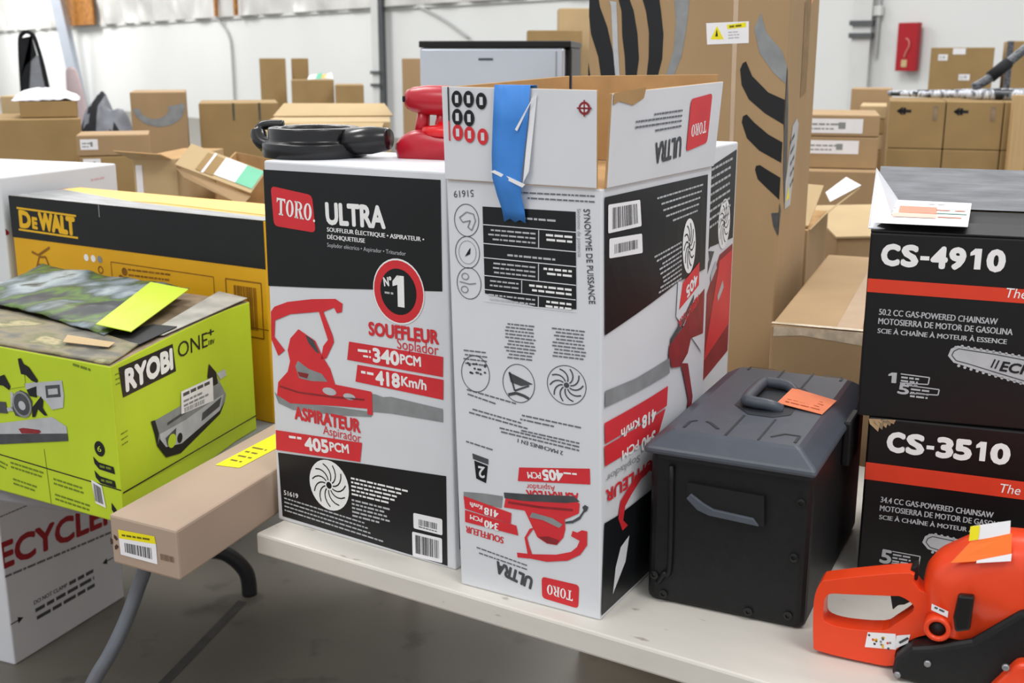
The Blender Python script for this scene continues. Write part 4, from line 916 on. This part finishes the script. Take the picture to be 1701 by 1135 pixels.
p.poly([(371, 1540), (384, 1572), (397, 1532), (433, 1492), (444, 1463), (444, 1425), (417, 1448), (385, 1489)], ink_g, 1)
p.poly([(345, 1455), (350, 1468), (357, 1472), (372, 1441), (408, 1407), (444, 1392), (444, 1340), (403, 1363), (367, 1392), (350, 1422)], ink_k, 1)
p.poly([(354, 1343), (356, 1356), (364, 1360), (381, 1343), (413, 1318), (444, 1302), (444, 1258), (395, 1283), (367, 1309)], ink_k, 1)
p.poly([(388, 1241), (390, 1250), (398, 1252), (413, 1243), (444, 1226), (444, 1178), (415, 1203), (395, 1221)], ink_k, 1)
p.poly([(428, 1148), (444, 1150), (444, 1100), (434, 1120)], ink_dg, 1)
p.build('front_print', F_front, t)
p = Print(); p.poly([(322, 1755), (334, 1755), (338, 1304), (340, 700), (329, 700), (329, 1304)], M('packing_tape', '#c4ab90', .25, .05, 20, spec=.6), 1); p.poly([(200, 690), (445, 700), (445, 760), (200, 750)], M('packing_tape', '', .25), 1); p.build('packing_tape', F_front, t)
p = Print(); p.poly([(267, 1552), (359, 1555), (361, 1510), (271, 1507)], paper, 2); p.poly([(291, 1546), (307, 1518), (278, 1518)], lab_y, 3); p.poly([(291, 1540), (294, 1524), (288, 1524)], ink_k, 4); p.poly([(312, 1548), (353, 1553), (354, 1543), (314, 1539)], lab_y, 3); p.lines((318, 1542), (348, 1545), 4, M('label_writing', '', .6), 4)
p.para((316, 1531), (350, 1533), 6, 3, 2.5, ink_lg, 3); p.build('warning_label', F_front, t)
p = Print()
p.poly([(0, 1463), (40, 1380), (70, 1260), (60, 1160), (20, 1240), (0, 1340)], ink_dg, 1); p.poly([(0, 1170), (22, 1152), (6, 1098), (0, 1100)], ink_dg, 1)
p.poly([(200, 1600), (300, 1620), (300, 1400), (210, 1390)], M('faded_brown_print', '#8d7350', .7, .2, 20), 1)
p.build('side_print', F_right(.445), t)
p = Print(); p.poly([(62, 1210), (120, 1330), (175, 1345), (210, 1330), (150, 1150), (70, 1148)], ink_lg, 2); p.para((100, 1290), (170, 1310), 26, 5, 9, ink_dg, 3); p.poly([(80, 1165), (125, 1168), (110, 1198)], lab_y, 3); p.build('care_label', F_right(.445), t)
p = Print(); p.poly([(250, 1755), (390, 1755), (390, 1640), (300, 1600)], M('pale_orange_label', '#f0a878', .6), 2); p.build('orange_label', F_right(.445), t)

# long brown carton beyond the case
t = thing('long_floor_carton', 'brown carton with clear tape seam, standing just behind the black case', 'box', (.495, 2.131, 0), -22)
bm = NB(); box(bm, 0, 0, 0, .36, .86, .985); put('carton_body', bm, card, t, bevel=.006)
p = Print(); p.poly([(120, 0), (165, 0), (165, 860), (120, 860)], M('clear_tape_seam', '#bd9c78', .2, .06, 20, spec=.7), 1); p.poly([(178, 0), (188, 0), (188, 860), (178, 860)], tape_c, 1); p.poly([(0, 4), (180, 0), (360, 4), (360, 22), (170, 16), (0, 20)], M('clear_tape_highlight', '#d8c7ae', .15, .3, 40, spec=.8), 2); p.build('sealing_tape', F_top(.985), t)  # paler strip along the front edge paints the tape's highlight
p = Print(); p.poly([(6, 982), (180, 984), (355, 982), (355, 964), (250, 970), (170, 958), (60, 968), (6, 962)], M('clear_tape_highlight', '', .15), 1); p.build('sealing_tape', F_front, t)  # painted highlight carried down over the front edge

# open carton tucked between the tall carton and the long one
t = thing('open_carton', 'small open carton with one raised flap, behind the tall feather print carton', 'box', (.768 - .40 * .927, 2.95 + .40 * .375, 0), -22)
bm = NB(); box(bm, 0, 0, 0, .40, .42, 1.045, top=1); put('carton_body', bm, [card, card_in], t, bevel=.003)
bm = NB(); slab(bm, [(.40, .02, 1.045), (.405, .40, 1.05), (.478, .46, 1.112), (.428, .10, 1.078)], .004); put('flap', bm, card_l, t)
bm = NB(); slab(bm, [(.375, .02, 1.05), (.398, .02, 1.05), (.394, .32, 1.125), (.350, .25, 1.135)], .004); put('flap', bm, card_l, t)
bm = NB(); slab(bm, [(.428, .20, 1.096), (.484, .45, 1.118), (.436, .49, 1.136), (.405, .28, 1.112)], .002); put('white_tag', bm, paper, t)

# ------------------------------------------------------------------ silver refrigerator
t = thing('refrigerator', 'silver refrigerator with black sides left of the tall feather print carton', 'refrigerator', (-.318, 4.06, 0), -7)
bm = NB(); box(bm, 0, .06, .02, .52, .56, 1.515); put('cabinet', bm, fr_k, t, bevel=.01)
bm = NB(); box(bm, 0, 0, .06, .50, .055, 1.512); put('door', bm, fr_s, t, bevel=.008, seg=3)
bm = NB(); box(bm, -.002, -.004, 1.513, .522, .56, 1.535); put('top_trim', bm, fr_k, t, bevel=.003)
bm = NB(); box(bm, .47, -.004, .06, .474, .0, 1.50); put('door_edge_line', bm, steel, t)
bm = NB(); box(bm, .205, -.003, 1.470, .255, .0, 1.478); put('nameplate', bm, plast_g, t)

# ------------------------------------------------------------------ cartons and supports in the background
def carton(label, loc, w, d, h, rot=0, mat=None, group=None, tape=False, labels=(), prints=None, name='brown_carton', flaps=None):
    t = thing(name, label, 'box', loc, rot, group)
    bm = NB(); box(bm, 0, 0, 0, w, d, h); put('carton_body', bm, mat or card, t, bevel=.004)
    for (x0, z0, x1, z1) in labels:
        p = Print(); p.rect(x0 * 1000, z0 * 1000, x1 * 1000, z1 * 1000, paper, 1); q = (z1 - z0) * 1000
        p.lines((x0 * 1000 + 6, z0 * 1000 + q * .55), (x0 * 1000 + (x1 - x0) * 600, z0 * 1000 + q * .55), q * .12, ink_g, 2); p.lines((x0 * 1000 + 6, z0 * 1000 + q * .25), (x0 * 1000 + (x1 - x0) * 500, z0 * 1000 + q * .25), q * .1, ink_g, 2)
        p.rect(x1 * 1000 - (x1 - x0) * 420, z0 * 1000 + q * .3, x1 * 1000 - (x1 - x0) * 300, z0 * 1000 + q * .75, ink_g, 2)
        p.build('shipping_label', F_front, t, eps=.0006)
    for nm, fn in (prints if isinstance(prints, (list, tuple)) else [('front_print', prints)] if prints else []):
        p = Print(); fn(p); p.build(nm, F_front, t, eps=.0006)
    if tape:
        p = Print(); p.rect(w * 500 - 25, 0, w * 500 + 25, d * 1000, M('packing_tape', '', .25), 1); p.build('packing_tape', F_top(h), t, eps=.0006)
    return t
def back_table(label, x0, y0, x1, y1):
    t = thing('folding_table', label, 'table', (x0, y0, 0))
    w, d = x1 - x0, y1 - y0
    bm = NB(); box(bm, 0, 0, TZ - .03, w, d, TZ); put('tabletop', bm, tab_g, t, bevel=.004)
    for a_, b_ in ((.06, .06), (w - .06, .06), (.06, d - .06), (w - .06, d - .06)):
        bm = NB(); tube(bm, [(a_, b_, 0), (a_, b_, TZ - .03)], .015, 8); put('leg', bm, leg_g, t, smooth=True)
back_table('folding table at far left under the big cartons and the carton with two white labels', -2.15, 3.9, -1.22, 5.0)
back_table('folding table under the open cartons beyond the yellow carton', -1.19, 3.32, -.37, 4.6)
back_table('folding table under the grey arc carton and the long striped carton', -2.4, 5.1, -.9, 6.6)
back_table('far folding table under the cartons nearest the left part of the wall', -1.75, 6.9, -.45, 8.2)
Tt = TZ
carton('large brown carton at far left under white plastic sheeting', (-1.93, 4.2, Tt), .35, .5, .52, 22, card_d)
carton('low brown carton on top of the large far left carton', (-1.82, 4.31, Tt + .522), .20, .30, .06, 20, card_d)
carton('small tan carton at the left frame edge behind the large far left carton', (-2.12, 4.84, Tt), .21, .15, .585, 0, card_l)
t = thing('plastic_sheet', 'crumpled white plastic sheet on the low brown carton at far left', 'sheet', (-1.845, 4.30, Tt + .583), 20)
bm = NB(); g_ = []
for i in range(19):
    r = []
    for j in range(13):
        u, v = i / 18, j / 12; hgt = .004 + .05 * (sin(pi * u) * sin(pi * v)) ** .7 * (1 - .35 * u) + .012 * mnoise.noise(Vector((u * 7, v * 5, 1)))
        r.append(bm.verts.new((.24 * u, .32 * v, max(.001, hgt))))
    g_.append(r)
for i in range(18):
    for j in range(12): bm.faces.new([g_[i][j], g_[i + 1][j], g_[i + 1][j + 1], g_[i][j + 1]])
o = put('sheet', bm, cloth_w, t, smooth=True); o.modifiers.new('thick', 'SOLIDIFY').thickness = .002
carton('brown carton carrying another carton, white label at its top left', (-1.50, 4.0, Tt), .235, .22, .405, 16, card_d, 'labelled cartons at left', labels=((.012, .36, .07, .398),))
carton('shallow brown carton with white label, topmost of the labelled pair', (-1.505, 4.0, Tt + .407), .24, .225, .072, 16, card, 'labelled cartons at left', labels=((.012, .022, .07, .058),))
# tarp
t = thing('folded_tarp', 'rumpled grey tarp with dark folds heaped left of the arc print carton', 'tarp', (-2.30, 5.9, Tt + .004), 0)
bm = NB(); g_ = []
for i in range(25):
    r = []
    for j in range(15):
        u, v = i / 24, j / 14; e = (sin(pi * u) ** .5) * (sin(pi * v) ** .5)
        h_ = .66 * e * (1 - .25 * u) * (.92 + .16 * mnoise.noise(Vector((u * 6, v * 3, 5))))
        r.append(bm.verts.new((.36 * u, .4 * v, h_)))
    g_.append(r)
for i in range(24):
    for j in range(14):
        f = bm.faces.new([g_[i][j], g_[i + 1][j], g_[i + 1][j + 1], g_[i][j + 1]])
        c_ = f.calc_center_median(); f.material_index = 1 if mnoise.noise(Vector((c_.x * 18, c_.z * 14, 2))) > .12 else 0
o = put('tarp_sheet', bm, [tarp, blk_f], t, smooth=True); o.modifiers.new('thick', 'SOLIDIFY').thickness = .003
def arc(p):
    n = 14; A = []
    for i in range(n + 1):
        a_ = -pi * .98 + i * (pi * 1.03) / n; A.append((120 + 112 * cos(a_), 525 + 88 * sin(a_)))
    B = []
    for i in range(n + 1):
        a_ = -pi * .98 + i * (pi * 1.03) / n; B.append((100 + 62 * cos(a_), 520 + 48 * sin(a_)))
    for i in range(n): p.poly([(min(A[i][0], 238), A[i][1]), (min(A[i + 1][0], 238), A[i + 1][1]), B[i + 1], B[i]], ink_g, 1)
carton('brown carton printed with a grey arc, beyond the open cartons', (-1.70, 5.2, Tt), .24, .4, .59, 15, card, prints=arc)
carton('long brown carton with dark vertical stripes beside the arc carton', (-1.445, 5.38, Tt), .36, .4, .535, 13, card_d, prints=[('stripe_mark', lambda p: p.rect(150, 455, 160, 535, scuff, 1)), ('stripe_mark', lambda p: p.rect(268, 455, 278, 535, scuff, 1))])
carton('tall narrow brown carton near the wall, left of the small cartons', (-1.61, 7.5, Tt), .165, .4, .735, 11, card_d)
carton('brown carton top just right of the tall narrow one', (-1.435, 7.65, Tt), .11, .35, .735, 10, card_d)
t = carton('brown carton with papers on its lid, right of the tall narrow carton', (-1.36, 7.22, Tt), .26, .25, .605, 10, card_d)
bm = NB()
for k in range(4): slab(bm, [(.10 + .035 * k, .02, .607 + .004 * k), (.15 + .035 * k, .01, .612), (.16 + .03 * k, .06, .64 + .01 * (k % 2)), (.11 + .03 * k, .07, .63)], .001, k % 3)
put('loose_paper', bm, [paper, teal, yel_t], t)
carton('smaller brown carton at the right end of the far left cartons', (-1.055, 6.98, Tt), .17, .4, .58, 8, card_d)
carton('brown carton behind the red blower handle, left of the refrigerator', (-.655, 7.0, Tt), .2, .4, .735, 0, card)
t = carton('long light brown carton right behind the black adapter ring', (-.83, 3.9, Tt), .42, .5, .53, 6, card_l)
bm = NB(); slab(bm, [(-.0, .0, .53), (.40, .01, .53), (.39, -.035, .507), (-.045, -.03, .472)], .004); put('flap', bm, card_l, t)
bm = NB(); slab(bm, [(0, .30, .532), (.43, .30, .532), (.40, .42, .57), (.03, .42, .572)], .004); put('flap', bm, card_l, t)
p = Print(); p.disc(385, 470, 18, 20, M('green_mark', '#4c8a3c', .6), 1); p.build('front_print', F_front, t, eps=.0006)
# messy open cartons
t = thing('open_carton', 'open carton with flaps folded out and white tape strip, behind the yellow carton', 'box', (-1.125, 3.42, Tt), -6)
bm = NB(); box(bm, 0, 0, 0, .135, .4, .45, top=1); put('carton_body', bm, [card_l, card_in], t, bevel=.003)
flap([(-.001, .0, .45), (.12, .0, .45), (.115, -.07, .470), (-.03, -.06, .478)], t, card_l, card_in)
p = Print(); p.rect(8, 330, 28, 430, paper, 1); p.build('tape_strip', F_front, t, eps=.0006)
t = thing('open_carton', 'torn open carton with teal and white label on its flap, left of the blower carton', 'box', (-.905, 3.44, Tt), 0)
bm = NB(); box(bm, 0, 0, 0, .20, .34, .10, top=1); put('carton_body', bm, [card_d, card_in], t)
bm = NB(); slab(bm, [(0, .34, .1), (.20, .34, .1), (.20, .34, .40), (0, .34, .44)], .005); slab(bm, [(0, .02, .1), (0, .34, .1), (0, .34, .44), (0, .06, .40)], .005); slab(bm, [(.20, .34, .1), (.20, 0, .1), (.20, .02, .35), (.20, .34, .40)], .005); put('side_wall', bm, card_in, t)
A_, B_, C_, D_ = Vector((-.080, -.07, .434)), Vector((.148, -.12, .356)), Vector((.178, -.04, .41)), Vector((-.050, .01, .488))
bm = NB(); slab(bm, [A_, B_, C_, D_], .004); fl = put('flap', bm, card_l, t)
nf = (B_ - A_).cross(D_ - A_).normalized()
p = Print()
p.rect(250, 90, 480, 880, card_d, 1); p.rect(330, 60, 360, 960, paper, 2); p.rect(480, 150, 760, 960, paper, 1); p.rect(760, 150, 985, 960, teal, 1)
p.build('shipping_label', lambda u, v, o: A_.lerp(B_, u).lerp(D_.lerp(C_, u), v) + nf * (o + .0046), fl, eps=.0006)
bm = NB(); slab(bm, [A_ + Vector((0, 0, -.006)), B_ + Vector((0, 0, -.006)), B_ + Vector((-.02, -.03, -.03)), A_ + Vector((.03, -.02, -.035))], .004); put('flap', bm, card, t)
bm = NB(); slab(bm, [(-.02, -.09, .27), (.14, -.10, .285), (.12, .0, .31), (.02, .0, .30)], .003); put('torn_flap', bm, cloth_w, t)

# tall cartons beyond the refrigerator
carton('tall brown carton partly showing above the refrigerator', (.085, 6.5, 0), .3, .4, 1.625, 0, card_d)
carton('taller brown carton between the refrigerator and the tall feather print carton', (.275, 6.95, 0), .2, .3, 1.76, 0, card_l)
# right-hand stacks
RG = 'stacked cartons right of the tall carton'
carton('tall plain brown carton at the bottom of the stack right of the feather print carton', (1.02, 4.35, 0), .345, .55, 1.068, -15, card, RG)
carton('flat brown carton with white label, second from the top right of the feather print carton', (1.10, 4.42, 1.07), .285, .45, .118, -15, card, RG, labels=((.02, .055, .215, .105),))
carton('flat brown carton with white label, topmost right of the feather print carton', (1.10, 4.42, 1.19), .285, .45, .08, -15, card, RG, labels=((.015, .012, .225, .066),))
carton('brown carton base of the thin stack beside the arrow cartons', (1.66, 5.53, 0), .1, .4, 1.05, -18, card_d, 'thin stack beside the arrow cartons')
carton('thin brown carton on the base of the narrow stack beside the arrow cartons', (1.66, 5.53, 1.052), .1, .4, .072, -18, card_l, 'thin stack beside the arrow cartons')
carton('thin brown carton, second from top of the narrow stack beside the arrow cartons', (1.655, 5.53, 1.126), .11, .4, .07, -18, card_d, 'thin stack beside the arrow cartons')
carton('thin brown carton, topmost of the narrow stack beside the arrow cartons', (1.65, 5.53, 1.198), .12, .4, .06, -18, card_l, 'thin stack beside the arrow cartons')
carton('small brown carton behind the narrow stack, under the fire cabinet', (1.74, 6.0, 0), .2, .3, 1.325, -18, card)
def arrow(p):
    p.rect(34, 152, 88, 164, ink_k, 1); p.poly([(28, 158), (52, 176), (52, 140)], ink_k, 1); p.rect(54, 144, 66, 172, ink_k, 1)
def side_mark(p): p.rect(176, 120, 194, 180, brownish, 1)
AG = 'arrow cartons on the right'
for i, (x, yq, w_, s) in enumerate(((1.62, 5.0, .224, 'left'), (1.838, 4.933, .224, 'middle'), (2.056, 4.867, .224, 'right'))):
    carton('lower plain brown carton under the %s arrow carton' % s, (x, yq, 0), w_, .45, 1.098, -17, card_d, AG + ', lower row')
    carton('%s brown carton of the upper row marked with a black arrow' % {'left': 'leftmost', 'middle': 'second', 'right': 'third'}[s], (x, yq, 1.1), w_, .45, .2, -17, card_d, AG, prints=[('arrow_mark', arrow), ('handling_mark', side_mark)])
wrapm = patch('banded_shrink_wrap', [(.30, '#17181b'), (.42, '#2c2f36'), (.48, '#cfd2da'), (.53, '#5a5f68'), (.58, '#e6e8ec'), (.64, '#2a2d33')], 9, (1.6, .2, .6), .25, .4)
t = thing('wrapped_bundle', 'dark shrink-wrapped bundle lying across the arrow cartons', 'bundle', (1.62, 5.03, 1.301), -17)
bm = NB()
for k in range(3):
    pts = [(.0 + .07 * i, .10 + .12 * k + .01 * sin(i * 2 + k), .024 + .004 * mnoise.noise(Vector((i * .9, k, 0)))) for i in range(11)]
    tube(bm, pts, [.008 + .002 * i if i < 6 else .022 for i in range(11)], 8)
put('wrap_film', bm, wrapm, t, smooth=True)
t = thing('wrapped_pole', 'dark wrapped pole slanting up to the right above the arrow cartons', 'pole', (2.04, 5.18, 1.35))
bm = NB(); tube(bm, curve_pts([(0, 0, .0), (.08, 0, .05), (.2, .02, .15), (.3, .03, .23)], 4), .02, 10); put('pole_shaft', bm, wrap, t, smooth=True)
bm = NB(); tube(bm, [(.07, 0, .045), (.15, .012, .108)], .026, 10); put('foam_grip', bm, blk_f, t, smooth=True)
carton('large brown carton with white stickers below the fire cabinet, near the wall', (2.84, 8.0, 0), .40, .5, 1.545, -20, card_d, 'cartons by the wall at right', labels=((.05, 1.46, .11, 1.50), (.19, 1.33, .26, 1.37)), prints=lambda p: p.rect(140, 1500, 220, 1540, paper, 1))
carton('large plastic-wrapped brown carton at the right frame edge near the wall', (3.27, 7.80, 0), .5, .5, 1.585, -20, card_d, 'cartons by the wall at right', prints=lambda p: p.rect(0, 800, 40, 1585, wrap, 1))
t = thing('wooden_plank', 'pale wooden plank standing at the right frame edge beside the arrow cartons', 'plank', (2.065, 4.80, 0))
bm = NB(); box(bm, 0, 0, 0, .07, .03, 1.33); put('plank', bm, ply, t, bevel=.002)
t = thing('lid_carton', 'brown carton with sloping lid just left of the upper black chainsaw carton', 'box', (.975, 3.40, 0), 8)
bm = NB(); hexa(bm, [(0, 0, 0), (.3, 0, 0), (.3, .35, 0), (0, .35, 0), (0, 0, .955), (.3, 0, .955), (.3, .35, 1.0), (0.02, .35, 1.0)]); put('carton_body', bm, card, t, bevel=.004)
bm = NB(); slab(bm, [(-.01, -.012, .955), (.3, -.012, .955), (.3, .33, 1.005), (.03, .33, 1.005)], .006); put('lid', bm, card_l, t)
p = Print(); p.rect(-18, 910, 8, 940, paper, 1); 
carton('brown carton with a white sticker standing left of the sloping lid carton', (1.0, 3.85, 0), .2, .3, .93, 4, card_d, labels=((.07, .86, .105, .905),))
bmesh.types.BMesh.free(p.bm)
# fire extinguisher cabinet on the wall
t = thing('fire_extinguisher_board', 'dark red fire extinguisher board mounted on the white wall at right', 'fire cabinet', on_wall(4.47, .075) + Vector((0, 0, 1.33)), WROT)
bm = NB(); box(bm, 0, -.06, 0, .255, .02, .53); put('board', bm, ext_r, t, bevel=.008)
bm = NB(); box(bm, .08, -.066, .045, .15, -.058, .125); put('notice', bm, card_l, t)
bm = NB(); tube(bm, curve_pts([(.12, -.066, .36), (.16, -.068, .33), (.165, -.068, .27), (.13, -.068, .20), (.115, -.068, .15)], 5), .007, 8); put('hose', bm, M('pale_hose', '#d08a80', .6), t, smooth=True)
# folded stroller-like frame near the left wall
t = thing('folding_chair', 'folded dark framed chair with grey fabric standing by the wall at upper left', 'folding chair', (-3.78, 9.0, 0))
bm = NB(); tube(bm, curve_pts([(0, 0, 0), (.01, 0, 1.0), (.03, 0, 1.55), (.06, 0, 1.655), (.12, 0, 1.66), (.16, 0, 1.58), (.22, 0, 1.2), (.34, 0, .0)], 6), .016, 10); put('frame', bm, blk_f, t, smooth=True)
bm = NB(); slab(bm, [(.02, .004, .6), (.26, .004, .6), (.17, .004, 1.50), (.05, .004, 1.45)], .02); put('fabric', bm, mesh_g, t)
bm = NB(); slab(bm, [(.012, -.012, 1.30), (.07, -.012, 1.42), (.16, -.012, 1.50), (.13, -.012, 1.655)], .012); slab(bm, [(.02, -.012, 1.1), (.07, -.012, 1.2), (.14, -.012, 1.64), (.04, -.012, 1.62)], .012); put('hood', bm, blk_f, t)
# cable and pipe on the wall
t = thing('wall_cable', 'grey cable hanging in a curve down the white wall at left', 'cable', on_wall(-6.9, .03) + Vector((0, 0, 0)), WROT)
bm = NB(); tube(bm, curve_pts([(0, -.02, 2.36), (.28, -.02, 2.22), (.62, -.02, 1.95), (.72, -.02, 1.5), (.70, -.02, .0)], 6), .03, 8); put('cable', bm, cable_m, t, smooth=True)
t = thing('wall_pipe', 'thin slanting grey pipe on the wall above the refrigerator', 'pipe', on_wall(-1.62, .03), WROT)
bm = NB(); tube(bm, curve_pts([(0, -.02, 2.36), (.75, -.02, 2.12), (1.5, -.02, 1.80)], 5), .022, 8); put('pipe', bm, cable_m, t, smooth=True)
t = thing('pink_sack', 'dusty pink sack leaning by the grey steel column at left', 'sack', (-4.56, 12.0, 0))
bm = NB(); lathe(bm, [(.02, 0), (.10, .02), (.11, .6), (.09, 1.1), (.06, 1.35), (.02, 1.39)], 16, ax=lambda r, h_, a_: (r * cos(a_) + .05 - .08 * h_ + .12, r * sin(a_) * .6, h_)); put('sack_body', bm, pinkm, t, smooth=True)
